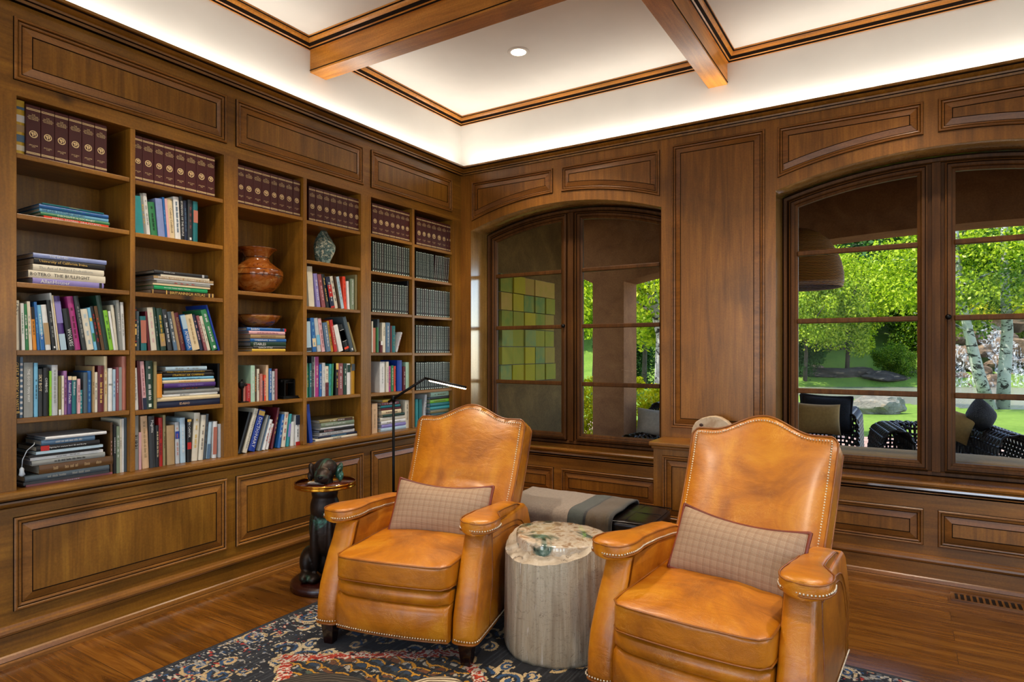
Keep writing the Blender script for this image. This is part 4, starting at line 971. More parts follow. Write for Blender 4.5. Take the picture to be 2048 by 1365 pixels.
# ---- plaid lumbar pillows
def plaid():
    t = NT('brown_plaid_wool'); tc = t.n('ShaderNodeTexCoord'); sp = t.n('ShaderNodeSeparateXYZ'); t.l(tc.outputs['Object'], sp.inputs[0])
    def st(o, f, lo, ph=0.):
        s_ = t.math('ADD', t.math('MULTIPLY', o, f), ph+50.); return t.math('GREATER_THAN', t.math('FRACT', s_), lo)
    X_, Y_ = sp.outputs[0], sp.outputs[2]
    c = t.mix(t.math('MULTIPLY', st(X_, 210., .5), .5), '#b89a7c', '#94765e')
    c = t.mix(t.math('MULTIPLY', st(Y_, 210., .5), .45), c, '#86684f')
    for o in (X_, Y_):
        band = st(o, 34., .5); fine = st(o, 230., .6)
        c = t.mix(t.math('MULTIPLY', t.math('MULTIPLY', band, fine), .34), c, '#5a4032')
        c = t.mix(t.math('MULTIPLY', st(o, 34., .93, .3), .22), c, '#a8683f')
        c = t.mix(t.math('MULTIPLY', st(o, 68., .94, .1), .25), c, '#d8c0a0')
    t.setp(Base_Color=c, Roughness=.9); t.bump(t.noise(tc.outputs['Object'], 400., 2.), .25, .002); return t.m
M['plaid'] = plaid(); M['braid'] = leather('braided_leather_cord', ('#4a1a0a', '#7a2e12', '#9c4a20', '#b06a38'), .4, False)
def pillow_mesh(w_, h_, th, pinch=.06, n=26, pw=2.6, sag=0.):
    b = MB()
    def pt(u, v, s_):
        k = 1-pinch*(1-abs(u)**2)*abs(v)**3*1.0; q = 1-pinch*.7*(1-abs(v)**2)*abs(u)**3
        d = th/2*max(0, 1-abs(u)**pw)**.55*max(0, 1-abs(v)**pw)**.55
        return (u*w_/2*q, s_*d, v*h_/2*k)
    for s_ in (-1, 1):
        P = [[pt(math.sin(math.pi/2*(-1+2*i/n)), math.sin(math.pi/2*(-1+2*j/n)), s_) for i in range(n+1)] for j in range(n+1)]
        b.grid(P, 0, True)
    if sag:
        b.v = [(x, y, z-sag*max(0, z/(h_/2))*(1-(2*x/w_)**2)-.3*sag*(1-(2*x/w_)**2)*0) for x, y, z in b.v]
    edge = [pt(math.sin(math.pi/2*(-1+2*i/n)), -1, 1) for i in range(n)]+[pt(1, math.sin(math.pi/2*(-1+2*i/n)), 1) for i in range(n)]+[pt(math.sin(math.pi/2*(1-2*i/n)), 1, 1) for i in range(n)]+[pt(-1, math.sin(math.pi/2*(1-2*i/n)), 1) for i in range(n)]
    if sag: edge = [(x, y, z-sag*max(0, z/(h_/2))*(1-(2*x/w_)**2)) for x, y, z in edge]
    return b, edge
def resample(pts, step, closed=True):
    pts = [Vector(p) for p in pts]; out = []; acc = 0
    for a, c in zip(pts, pts[1:]+([pts[0]] if closed else [])):
        L = (c-a).length
        if L < 1e-7: continue
        while acc < L: out.append(a+(c-a)*(acc/L)); acc += step
        acc -= L
    return out
def lumbar(ch, lx, ly, lz, tilt, yaw, roll, label):
    b, edge = pillow_mesh(.525, .28, .165, .03, 26, 2.4, .030)
    o = b.build('lumbar_pillow', [M['plaid']]); tag(o, label, 'pillow', 'plaid lumbar pillows on the armchairs')
    e = MB(); e.tube(resample(edge, .004), .0118, 8, closed=True, flat=.68, twist=.5); e.build('braided_trim', [M['braid']], o)
    Mc = Matrix.Translation(ch.location)@Matrix.Rotation(ch.rotation_euler.z, 4, 'Z')
    o.matrix_world = Mc@Matrix.Translation((lx,ly,lz))@Matrix.Rotation(yaw,4,'Z')@Matrix.Rotation(tilt,4,'X')@Matrix.Rotation(roll,4,'Y')
lumbar(CHL, .035, .335, .565, R_(-27), R_(4), R_(2), 'brown plaid lumbar pillow with braided edge in the left armchair')
lumbar(CHR, .045, .335, .565, R_(-28), R_(-3), R_(4), 'brown plaid lumbar pillow with braided edge in the right armchair')
# ---- petrified wood stump table
def barkmat():
    t = NT('petrified_wood_side'); v = t.coord((22,22,1.6)); n1 = t.noise(v, 1.5, 6., .6, .6)
    c = t.ramp(n1, [(.25,'#94836c'),(.5,'#b5a78f'),(.75,'#cabda6')])
    s_ = t.noise(t.coord((42,42,2.6)), 1., 3., .5, .3); c = t.mix(t.ramp(s_, [(.66,(0,0,0)),(.70,(.9,.9,.9))]), c, '#dedad2')
    cr = t.noise(t.coord((5,5,9)), 1.3, 4., .6, 3.); c = t.mix(t.ramp(cr, [(.492,(0,0,0)),(.5,(.8,.8,.8)),(.508,(0,0,0))]), c, '#5c4a3a')
    t.setp(Base_Color=c, Roughness=.55, Specular_IOR_Level=.4); t.bump(t.math('ADD', n1, t.math('MULTIPLY', s_, .5)), .7, .012); return t.m
def stonetop():
    t = NT('polished_petrified_wood'); v = t.coord(); n1 = t.noise(v, 7., 6., .6, 1.8)
    c = t.ramp(n1, [(.28,'#7d6650'),(.42,'#b59a7a'),(.52,'#cfc2ae'),(.62,'#a08468'),(.75,'#6a5844')])
    g = t.noise(t.coord((1,1,1),(0,0,0)), 4.2, 4., .55, .9); c = t.mix(t.ramp(g, [(.55,(0,0,0)),(.60,(1,1,1))]), c, t.ramp(t.noise(v, 26., 5.), [(.35,'#1f2c26'),(.6,'#5d7468'),(.7,'#8a9c90')]))
    t.setp(Base_Color=c, Roughness=.08, Coat_Weight=.6, Coat_Roughness=.03); return t.m
M['bark'] = barkmat(); M['stonetop'] = stonetop(); M['ledge'] = mottled('broken_stone_edge', '#8a7a66', '#b0a08a', '#cabeac', '#5c4c3c'); M['ledge'].node_tree.nodes['Principled BSDF'].inputs['Roughness'].default_value = .6; M['ledge'].node_tree.nodes['Principled BSDF'].inputs['Coat Weight'].default_value = 0
from mathutils import noise as mn
SC = (1.945, -1.865)
st = empty('petrified_wood_stump', (SC[0], SC[1], .012), 0, 'grey petrified wood stump table with polished stone top between the two armchairs', 'side table')
def rad(a, z): return .252*(1+.035*math.cos(2*a+.6)+.03*math.sin(3*a)+.03*mn.noise(Vector((math.cos(a)*1.5, math.sin(a)*1.5, z*.6)))+.018*mn.noise(Vector((math.cos(a)*9, math.sin(a)*9, z*.5)))+.008*mn.noise(Vector((math.cos(a)*24, math.sin(a)*24, z*.7))))*(1.03-.05*z/.5-(.03*math.exp(-z/.02)))
NA = 200
def rimz(a):   # the front part of the rim breaks away lower
    k = max(0, math.cos(a-math.atan2(-.80, -.25))); return .505-.068*k**.8+.008*mn.noise(Vector((a*5,1,0)))
b = MB(); P = []
for j in range(34):
    f_ = j/33; r = []
    for i in range(NA):
        a = 2*math.pi*i/NA; z = rimz(a)*f_; R2 = rad(a, z); r.append((R2*math.cos(a), R2*math.sin(a), z))
    P.append(r)
b.grid(P, 0, True, cv=True); b.add(P[0], [tuple(range(NA))]); b.build('trunk', [M['bark']], st)
b = MB(); last = P[-1]; P2 = [last]
def shoulder(a):
    k = max(0, math.cos(a-math.atan2(-.80, -.25))); return .94-.20*k**.7
for f_, dz in ((.35,.012),(.7,.014),(1,.016)):
    r = []
    for i in range(NA):
        a = 2*math.pi*i/NA; R1 = rad(a, .5); R2 = R1*(1-(1-shoulder(a))*f_); k = max(0, math.cos(a-math.atan2(-.80,-.25)))
        z = rimz(a)+dz*f_*(.4+k)+.012*k*mn.noise(Vector((R2*40*math.cos(a), R2*40*math.sin(a), 3))); r.append((R2*math.cos(a), R2*math.sin(a), z))
    P2.append(r)
b.grid(P2, 0, True, cv=True); b.build('broken_rim', [M['ledge']], st)
b = MB(); P3 = [P2[-1]]
for f_, z in ((1.0,.506),(.985,.512),(.95,.514),(.5,.515),(.05,.515)):
    P3.append([(rad(2*math.pi*i/NA,.5)*shoulder(2*math.pi*i/NA)*f_*math.cos(2*math.pi*i/NA), rad(2*math.pi*i/NA,.5)*shoulder(2*math.pi*i/NA)*f_*math.sin(2*math.pi*i/NA), z) for i in range(NA)])
b.grid(P3, 0, True, cv=True); b.add(P3[-1], [tuple(range(NA))]); b.build('polished_top', [M['stonetop']], st)
# ---- dog side table
def bronze():
    t = NT('dark_patinated_bronze'); v = t.coord(); c = t.ramp(t.noise(v, 7., 5., .6, .5), [(.3,'#120d0a'),(.55,'#2a1c14'),(.75,'#44301f')])
    c = t.mix(t.ramp(t.noise(v, 5.5, 6., .7, .6), [(.54,(0,0,0)),(.66,(.8,.8,.8))]), c, '#3f7a66')
    t.setp(Base_Color=c, Metallic=.5, Roughness=.46); t.bump(t.noise(v, 60., 4.), .3, .004); return t.m
M['bronze'] = bronze(); M['bronze_green'] = mottled('green_verdigris_bronze', '#12201b', '#2a5a4a', '#5fa08a', '#1a0f0a'); M['tray'] = leather('lacquered_tray_top', ('#2a0d0a', '#4a1a0c', '#6a3012', '#6a3012'), .06, False); M['tray'].node_tree.nodes['Principled BSDF'].inputs['Coat Weight'].default_value = 1; M['tray'].node_tree.nodes['Principled BSDF'].inputs['Coat Roughness'].default_value = .03
M['darkbase'] = leather('dark_mahogany_base', ('#1a0605','#2c0d08','#3c160c','#3c160c'), .15, False)
DT = empty('dog_side_table', (.415,-1.925,0), R_(36), 'side table made as a dark bronze sitting dog carrying a round brass-rimmed tray', 'side table')
b = MB(); b.lathe([(.0005,0),(.196,0),(.201,.006),(.201,.03),(.196,.044),(.180,.052),(.0005,.054)], n=56, cap=False); b.build('base', [M['darkbase']], DT)
def blob_body(name, parts, mat, parent, vox=.0065):
    b = MB()
    for c, r, *rot in parts:
        Mx = Matrix.Rotation(R_(rot[0]) if rot else 0, 4, 'X'); 
        if len(rot) > 1: Mx = Matrix.Rotation(R_(rot[1]), 4, 'Y')@Mx
        b.sphere(c, r, 20, 14, 0, Mx)
    o = b.build(name, [mat], parent); m_ = o.modifiers.new('remesh', 'REMESH'); m_.mode = 'VOXEL'; m_.voxel_size = vox; m_.use_smooth_shade = True
    s_ = o.modifiers.new('smooth', 'SMOOTH'); s_.factor = .6; s_.iterations = 6; return o
# the dog sits facing the camera side (local -y)
blob_body('dog_body', [((0,.045,.20),(.092,.095,.15),-8),((0,-.005,.36),(.094,.088,.18),-6),((0,-.015,.47),(.086,.08,.11)),((0,-.015,.56),(.078,.072,.07)),
 ((-.095,.01,.15),(.055,.105,.085)),((.095,.01,.15),(.055,.105,.085)),((-.098,-.075,.085),(.036,.07,.034)),((.098,-.075,.085),(.036,.07,.034)),
 ((-.045,-.065,.26),(.031,.034,.17),4),((.045,-.065,.26),(.031,.034,.17),4),((-.045,-.098,.075),(.034,.05,.024)),((.045,-.098,.075),(.034,.05,.024)),((0,.15,.09),(.03,.08,.025))], M['bronze'], DT)
hd = blob_body('dog_head', [((0,.0,.695),(.072,.078,.062)),((0,-.062,.672),(.050,.062,.042)),((0,-.100,.660),(.040,.036,.033)),((0,-.02,.625),(.05,.05,.04)),((.022,-.092,.652),(.022,.03,.026)),((-.022,-.092,.652),(.022,.03,.026))], M['bronze'], DT, .005)
for sg in (-1, 1):
    e = blob_body('ear', [((sg*.078,.012,.682),(.020,.036,.05),0,-sg*-16),((sg*.090,.004,.648),(.016,.028,.030),0,sg*10)], M['bronze_green'] if sg > 0 else M['bronze'], hd, .004)
b = MB()
for sg in (-1, 1): b.sphere((sg*.034,-.066,.702), (.009,.007,.009), 10, 8)
b.build('eye', [M['black']], hd)
b = MB(); b.sphere((0,-.134,.668), (.015,.009,.011), 12, 8); b.build('nose', [M['black']], hd)
b = MB(); b.lathe([(.0005,.596),(.172,.596),(.1735,.600),(.1735,.618),(.0005,.618)], n=64, cap=False); b.build('tray_top', [M['tray']], DT)
b = MB(); b.lathe([(.170,.592),(.177,.594),(.178,.601),(.1755,.603),(.1755,.612),(.178,.614),(.178,.621),(.173,.623),(.171,.619)], n=64, cap=False); b.build('brass_rim', [M['brass']], DT)
M['card'] = simple('photo_card', '#b8ada0', .4, noise=.5, nscale=60)
b = MB(); b.box(-.04,.04,-.022,.022,0,.004); o = b.build('photo_card', [M['card']]); o.location = (.44,-2.02,.633+.0012); o.rotation_euler = (0,0,R_(30)); tag(o, 'small pale printed card lying on the round tray in front of the dog', 'card')
b = MB(); b.box(-.055,.055,-.028,.028,0,.007); o = b.build('small_dish', [M['darkbase']], bevel=.003); o.location = (.445,-2.022,.6235); o.rotation_euler = (0,0,R_(30)); tag(o, 'thin dark case under the printed card on the round dog tray', 'case')
bpy.data.objects['photo_card'].location.z = .6315
# ---- floor lamp
lp0 = att(787, 798, 4.30); lp = empty('floor_lamp', (lp0.x, lp0.y, 0), 0, 'thin black floor lamp with bent arm and glowing bar in front of the bookcase', 'floor lamp')
O = Vector((lp0.x, lp0.y, 0))
b = MB(); b.lathe([(.0005,0),(.125,0),(.128,.006),(.120,.014),(.0005,.016)], n=40, cap=False); b.build('base', [M['black']], lp)
b = MB(); b.tube([(0,0,.01),(0,0,lp0.z)], .0095, 12); b.build('pole', [M['black']], lp)
e1 = att(850, 757, 4.15)-O; e2 = att(930, 775, 3.95)-O; t0 = Vector((0,0,lp0.z)); kf = (e1-t0).normalized()
b = MB(); b.tube([t0-kf*.05+Vector((0,0,.03))*0, t0, e1], .009, 10); b.tube([t0-Vector((0,0,.02)), t0+Vector((0,0,.02))], .014, 12); b.build('arm', [M['black']], lp)
hdv = (e2-e1); b = MB(); b.tube([e1, e1+hdv*.08, e2+hdv*.02], .0085, 8); hd_ = b.build('head', [M['black']], lp)
b = MB(); b.tube([e1+hdv*.12-Vector((0,0,.0075)), e2+hdv*.015-Vector((0,0,.0075))], .0062, 8); b.build('light_bar', [M['lampglow']], hd_)
lamp_pos = O+(e1+e2)/2
# ---- leather bench with throw
BZ = .44
BN = empty('leather_bench', (1.65,-.965,0), R_(3), 'dark brown leather upholstered bench behind the petrified wood stump', 'bench')
vs, fs = puffbox(1.0, .46, .20, 12, 12., .006, 0, lambda x,y,z: (x,y,z+BZ-.104)); b = MB(); b.add(vs, fs, 0, True); sc_ = b.build('seat', [M['blackleather']], BN)
b = MB()
for x in (-.34,0,.34): b.tube([(x,-.228,BZ-.15),(x,-.226,BZ-.012),(x,-.21,BZ-.0015),(x,.21,BZ-.0015),(x,.226,BZ-.012)], .0016, 5)
for yy in (0.,): b.tube([(-.49,yy,BZ-.001),(.49,yy,BZ-.001)], .0016, 5)
b.tube([(-.49,-.222,BZ-.01),(.49,-.222,BZ-.01),(.49,.222,BZ-.01),(-.49,.222,BZ-.01)], .004, 6, closed=True); b.build('seam', [M['blackleather']], sc_)
b = MB(); b.box(-.49,.49,-.22,.22,.14,.26,0); b.build('frame', [M['blackleather']], BN, bevel=.01)
for x in (-.45,.45):
    for y in (-.18,.18): b = MB(); b.box(x-.025,x+.025,y-.025,y+.025,0,.14); b.build('leg', [M['legwood']], BN)
def throwmat():
    t = NT('striped_wool_throw'); tc = t.n('ShaderNodeTexCoord'); sp = t.n('ShaderNodeSeparateXYZ'); t.l(tc.outputs['Object'], sp.inputs[0])
    c = t.ramp(t.math('ADD', t.math('MULTIPLY', sp.outputs[0], 1.0), .5), [(0,'#a89684'),(.505,'#1f2220'),(.511,'#3f463e'),(.605,'#16181a'),(.620,'#5c4a30'),(.74,'#52452e'),(.76,'#2a2620')], 'CONSTANT')
    n_ = t.noise(tc.outputs['Object'], 90., 5., .7); n2 = t.noise(tc.outputs['Object'], 600., 2., .7)
    c = t.mix(1., c, t.ramp(n_, [(.3,(.75,.75,.75)),(.7,(1.2,1.2,1.2))]), 'MULTIPLY')
    t.setp(Base_Color=c, Roughness=.95, Sheen_Weight=.4, Specular_IOR_Level=.1); t.bump(t.math('ADD', n_, n2), .8, .006); return t.m
M['throw'] = throwmat()
def drape(u, s_):   # s along the cloth from the back over the top and down the front
    D = .235; lip = .02
    if s_ < .12: return (-D*-1+.012, BZ-.12+s_) if False else (D+.008, BZ-.12+s_)
    s_ -= .12
    if s_ < 2*D: return (D-s_, BZ+.010)
    s_ -= 2*D; return (-D-.012, BZ+.006-s_)
b = MB(); P = []; TS = .12+.47+.30
for j in range(61):
    s_ = TS*j/60; r = []
    for i in range(61):
        u = -.455+.735*i/60; y, z = drape(u, s_)
        k = mn.noise(Vector((u*6, s_*5, 1)))*.010+mn.noise(Vector((u*16, s_*4, 5)))*.004
        front = max(0, s_-.59)
        ug = u+.05*(s_-.3)*0
        if .12 < s_ < .59: z += abs(k)*1.2; 
        else: y += math.copysign(1, y)*(abs(k)*1.5+front*.05+.010*math.sin(u*26)*min(1, front*6))
        r.append((ug+.02*mn.noise(Vector((s_*3, 9, 0))), y, z))
    P.append(r)
# round the fold lines
for it in range(4):
    Q = [list(r) for r in P]
    for j in range(1,60):
        for i in range(61): Q[j][i] = tuple((P[j-1][i][k]+2*P[j][i][k]+P[j+1][i][k])/4 for k in range(3))
    P = Q
b.grid(P, 0, True); th_ = b.build('throw_blanket', [M['throw']]); th_.location = BN.location; th_.rotation_euler = BN.rotation_euler; th_.location.z += .004
sl = th_.modifiers.new('thick', 'SOLIDIFY'); sl.thickness = .011; sl.offset = 1
tag(th_, 'beige wool throw with green and brown end stripes draped over the leather bench', 'blanket')
# ---- wood slice on the low cabinet
M['spalt'] = mottled('pale_spalted_wood', '#b08a64', '#d2b896', '#e0cdb2', '#8a6246'); M['spalt'].node_tree.nodes['Principled BSDF'].inputs['Roughness'].default_value = .5; M['spalt'].node_tree.nodes['Principled BSDF'].inputs['Coat Weight'].default_value = 0
p0 = att(1430, 852, 4.28); ws = empty('wood_slice', (p0.x, -.155, .7705), R_(0), 'pale spalted wood slice sculpture standing on the low cabinet', 'sculpture')
ol = [(-.15,0),(-.155,.05),(-.148,.10),(-.125,.14),(-.085,.168),(-.04,.182),(.0,.187),(.04,.180),(.085,.155),(.115,.125),(.14,.118),(.16,.10),(.165,.05),(.15,0)]
b = MB(); b.prism(ol, lambda a,c,h: (a,h,c), -.03, .03, 0); b.build('slab', [M['spalt']], ws, bevel=.006)
M['knot'] = simple('dark_wood_knot', '#4a3024', .6, noise=.4, nscale=50)
b = MB(); b.lathe([(.0005,.032),(.010,.0325),(.011,.031)], (0,0,0), 16, cap=False, sx=1.3); k_ = b.build('knot', [M['knot']], ws); k_.rotation_euler = (R_(90),0,0); k_.location = (-.085,0,.122)
b = MB(); b.prism([(.035,.02),(.07,.02),(.085,.05),(.055,.075),(.038,.105),(.03,.06)], lambda a,c,h: (a,h,c), -.0315, -.0295, 0); b.build('cleft', [M['knot']], ws)
# ---- foreground low tables made from tree slices (their tops only just reach into the frame)
def ringmat(name, a, b_, c_):
    t = NT(name); w_ = t.n('ShaderNodeTexWave', wave_type='RINGS', rings_direction='Z'); w_.inputs['Scale'].default_value = 24; w_.inputs['Distortion'].default_value = 9; w_.inputs['Detail'].default_value = 5; w_.inputs['Detail Scale'].default_value = .4
    t.l(t.coord(), w_.inputs['Vector']); c = t.ramp(w_.outputs['Fac'], [(0,a),(.5,b_),(1,c_)]); t.setp(Base_Color=c, Roughness=.6); t.bump(w_.outputs['Fac'], .4, .004); return t.m
M['ringdark'] = ringmat('weathered_grey_slice', '#17130f', '#2c2620', '#4a433a'); M['ringlight'] = ringmat('pale_ring_slice', '#4a3c2c', '#a89678', '#d8cbb0')
def slice_table(name, c, R0, zt, mat, label, hole=None, seed=1):
    o = empty(name, (c[0],c[1],.012), 0, label, 'coffee table'); b = MB(); n = 90
    def rr(a): return R0*(1+.10*math.cos(2*a+seed)+.05*math.cos(3*a+seed*2)+.02*mn.noise(Vector((math.cos(a)*5,math.sin(a)*5,seed))))
    P = [[(rr(2*math.pi*i/n)*k*math.cos(2*math.pi*i/n), rr(2*math.pi*i/n)*k*math.sin(2*math.pi*i/n), z) for i in range(n)] for z, k in ((0,.9),(.1,.93),(zt-.03,.98),(zt-.008,1.0),(zt,.97),(zt,.5),(zt,.05))]
    b.grid(P, 0, True, cv=True); b.add(P[0], [tuple(range(n))]); b.add(P[-1], [tuple(range(n))]); b.build('slab', [mat], o)
    if hole: b = MB(); b.lathe([(.0005,.0012),(.026,.001),(.03,.0)], (hole[0]-c[0],hole[1]-c[1],zt), 24, cap=False, sx=1.2, sy=.8); b.build('hole', [M['black']], o)
def lt_(l_, t_): return (CP[0]+RV[0]*l_+FV[0]*t_, CP[1]+RV[1]*l_+FV[1]*t_)
hp = lt_((655-CX)/FP*1.84, 1.84); slice_table('slice_table', lt_(-.555,1.67), .245, .40, M['ringdark'], 'dark weathered tree-slice table whose edge shows at the bottom of the photo', (hp[0],hp[1]), 2.2)
slice_table('slice_table', lt_(-.212,1.79), .12, .40, M['ringlight'], 'small pale ring-grained tree-slice table at the bottom edge of the photo', None, .4)
# ---- rug
def rug():
    x0, x1, y0, y1 = .59, 4.35, -4.3, -1.37; cell = .0046
    nx, ny = int((x1-x0)/cell), int((y1-y0)/cell)
    X, Y = np.meshgrid(x0+(np.arange(nx)+.5)*cell, y0+(np.arange(ny)+.5)*cell)
    g = np.random.default_rng(3)
    def vnoise(sx, sy, seed):
        gg = np.random.default_rng(seed); ax = (X-x0)/sx; ay = (Y-y0)/sy; G = gg.random((int((y1-y0)/sy)+3, int((x1-x0)/sx)+3))
        ix = ax.astype(int); iy = ay.astype(int); fx = ax-ix; fy = ay-iy; fx = fx*fx*(3-2*fx); fy = fy*fy*(3-2*fy)
        return (G[iy,ix]*(1-fx)+G[iy,ix+1]*fx)*(1-fy)+(G[iy+1,ix]*(1-fx)+G[iy+1,ix+1]*fx)*fy
    C = lambda h: np.array(lin(h)[:3])
    img = np.zeros((ny,nx,3)); img[:] = C('#15171c')
    st_ = vnoise(.008, .22, 1); img[st_ > .62] = C('#23262c'); img[(st_ > .75)] = C('#33363a'); ab = vnoise(.35,.3,2); img[(ab > .6)&(st_ < .3)] = C('#101f33')
    wob = (vnoise(.05,.05,5)-.5)*.02; wob2 = (vnoise(.04,.04,6)-.5)*.02
    def scroll(cx, cy, R0, ang, flip, turns=1.7, w_=.0085):
        a0 = max(0, int((cx-R0-.04-x0)/cell)); a1 = max(a0, min(nx, int((cx+R0+.04-x0)/cell))); b0 = max(0, int((cy-R0-.04-y0)/cell)); b1 = max(b0, min(ny, int((cy+R0+.04-y0)/cell)))
        W_ = (slice(b0,b1), slice(a0,a1)); dx = X[W_]+wob[W_]-cx; dy = (Y[W_]+wob2[W_]-cy)*flip; r = np.hypot(dx,dy); a = np.mod(np.arctan2(dy,dx)-ang, 2*np.pi)
        m1 = np.zeros_like(r, bool); m2 = m1.copy()
        for k in range(3):
            tt = (a+2*np.pi*k)/(2*np.pi*turns); rr = R0*(1-tt); ok = (tt <= 1)
            m1 |= ok & (np.abs(r-rr) < w_*(1.1-.5*tt)); m2 |= ok & (np.abs(r-(rr-w_*1.9)) < w_*1.05)
        return W_, m1, m2
    gr = random.Random(11); cols = ['#c4ac80','#b89e70','#c9b690']
    wear = vnoise(.012,.03,7)
    def put(m, c, w0=.25): img[m & (wear > w0)] = C(c)
    for i in range(-1, 12):
        for j in range(-1, 11):
            cx = x0+.20+i*.36+(.18 if j % 2 else 0); cy = y0+.15+j*.31
            fl = 1 if (i+j) % 2 else -1
            for (ox, oy, R1, an, f2) in ((-.075,0,.075,0.3,fl),(.075,.01,.075,2.9,-fl),(0,.10,.05,1.6,fl),(0,-.095,.045,4.4,-fl),(.13,.09,.04,5.,fl)):
                W_, m1, m2 = scroll(cx+ox, cy+oy, R1, an, f2); v1 = img[W_]; v1[m2 & (wear[W_] > .30)] = C('#24466c'); v1[m1 & (wear[W_] > .36)] = C(cols[(i+j)%3])
    # medallions with scale pattern and ikat edge
    for mx, my, mr in ((1.62,-2.66,.70),(3.3,-2.72,.70),(2.5,-4.0,.6)):
        d = (np.abs(X+wob*2-mx)/1.0+np.abs(Y+wob2*2-my)/.72)/mr
        ins = d < .86; img[ins] = C('#171a1c'); put(ins & (st_ > .55), '#2c2f2e', 0)
        u = X+wob*1.5; v_ = Y+wob2*1.5; row_ = np.floor(v_/.055); uu = np.mod(u+.5*.085*(row_%2), .085)/.085-.5; vv = np.mod(v_,.055)/.055
        dist = np.hypot(uu, vv-.05); arc = np.abs(dist-.55) < .085; inner = dist < .42
        colr = vnoise(.09,.07,9)
        put(ins & inner & (colr > .62), '#4c5a4a', .2); put(ins & inner & (colr < .34), '#6a4020', .2); put(ins & inner & (colr >= .34) & (colr <= .5), '#a8a294', .45); put(ins & inner & (colr > .5) & (colr <= .62), '#2c3c50', .2)
        put(ins & arc, '#c08a20', .24)
        ed = (d >= .86) & (d < 1.0); tooth = np.mod((X-Y)*9+vnoise(.02,.02,12)*2, 1.)
        put(ed, '#a02a12', .15); put(ed & (tooth > .55), '#cfc4b4', .2); put(ed & (tooth < .2), '#c04a22', .2)
        put((d >= 1.0) & (d < 1.03), '#c0a878', .45)
    # broken speckle border
    bd = np.minimum(np.minimum(X-x0, x1-X), np.minimum(Y-y0, y1-Y)); pr = np.clip(1-(bd/.42), 0, 1)
    s1_ = vnoise(.022,.010,21); s2_ = vnoise(.020,.012,22); s3_ = vnoise(.016,.009,23); s4_ = vnoise(.06,.03,24)
    put((s1_ > .92-.22*pr) & (pr > 0), '#8f8f8c', 0); put((s2_ > .97-.22*pr) & (s4_ > .4) & (pr > 0), '#a02a1c', 0); put((s3_ > .96-.2*pr) & (pr > 0), '#c2b8a4', 0); put((s2_ < .10*pr+.02) & (pr > 0), '#28507c', 0)
    put((s3_ < .06), '#0b0c0f', 0); img[wear < .12] = C('#0e0f12'); ln = (g.random((ny,nx)) < .06); img[ln] *= .55
    img[bd < .022] = C('#14161a'); img[(bd > .010) & (bd < .016)] = C('#3a3c40')
    nv = (nx+1)*(ny+1); vx = np.linspace(x0,x1,nx+1); vy = np.linspace(y0,y1,ny+1); VX, VY = np.meshgrid(vx, vy)
    co = np.stack([VX.ravel(), VY.ravel(), np.full(nv,.0)],1).astype('f')
    i, j = np.meshgrid(np.arange(nx), np.arange(ny)); a = (j*(nx+1)+i).ravel(); f = np.stack([a,a+1,a+nx+2,a+nx+1],1).astype('i')
    me = bpy.data.meshes.new('rug'); me.vertices.add(nv); me.vertices.foreach_set('co', co.ravel()); me.loops.add(4*nx*ny); me.loops.foreach_set('vertex_index', f.ravel())
    me.polygons.add(nx*ny); me.polygons.foreach_set('loop_start', np.arange(nx*ny, dtype='i')*4); me.polygons.foreach_set('loop_total', np.full(nx*ny,4,'i')); me.update()
    at = me.attributes.new('pile', 'FLOAT_COLOR', 'FACE'); cc = np.ones((nx*ny,4),'f'); cc[:,:3] = img.reshape(-1,3); at.data.foreach_set('color', cc.ravel())
    t = NT('rug_pile'); an = t.n('ShaderNodeAttribute', attribute_name='pile'); nn = t.noise(t.coord(), 260., 3., .7)
    t.setp(Base_Color=t.mix(1., an.outputs['Color'], t.ramp(nn, [(.3,(.6,.6,.6)),(.7,(1.35,1.35,1.35))]), 'MULTIPLY'), Roughness=.95, Sheen_Weight=.15, Specular_IOR_Level=.15); t.bump(nn, .5, .004)
    o = link('area_rug', me, None, t.m); o.location.z = .011
    tag(o, 'dark vintage patterned rug with cream scrolls and orange medallions under the armchairs', 'rug')
    b = MB(); b.box(x0,x1,y0,y1,0,.0100); b.build('backing', [simple('rug_backing', '#1c1c1e', .95)], o).location.z = -.0105
rug()
# ================================================================== OUTSIDE
GZ = -.06
def stucco(name, a, b_):
    t = NT(name); v = t.coord(); n1 = t.noise(v, 3.5, 7., .65, .6); n2 = t.noise(v, 60., 4., .6)
    c = t.mix(1., t.ramp(n1, [(.3,a),(.7,b_)]), t.ramp(n2, [(.3,(.85,.85,.85)),(.7,(1.15,1.15,1.15))]), 'MULTIPLY')
    t.setp(Base_Color=c, Roughness=.9, Specular_IOR_Level=.2); t.bump(n2, .3, .006); return t.m
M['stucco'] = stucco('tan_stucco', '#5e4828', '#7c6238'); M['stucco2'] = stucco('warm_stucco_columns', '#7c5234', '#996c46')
def brickmat():
    t = NT('patio_brick_pavers'); br = t.n('ShaderNodeTexBrick'); br.inputs['Scale'].default_value = 1; br.inputs['Brick Width'].default_value = .2; br.inputs['Row Height'].default_value = .1; br.inputs['Mortar Size'].default_value = .004
    br.inputs['Color1'].default_value = lin('#b89484'); br.inputs['Color2'].default_value = lin('#8f6c60'); br.inputs['Mortar'].default_value = lin('#7a6a60'); t.l(t.coord(), br.inputs['Vector'])
    t.setp(Base_Color=t.mix(1., br.outputs['Color'], t.ramp(t.noise(t.coord(), 4., 5.), [(.3,(.8,.8,.8)),(.7,(1.15,1.15,1.15))]), 'MULTIPLY'), Roughness=.8); t.bump(br.outputs['Fac'], -.4, .006); return t.m
M['pavers'] = brickmat()
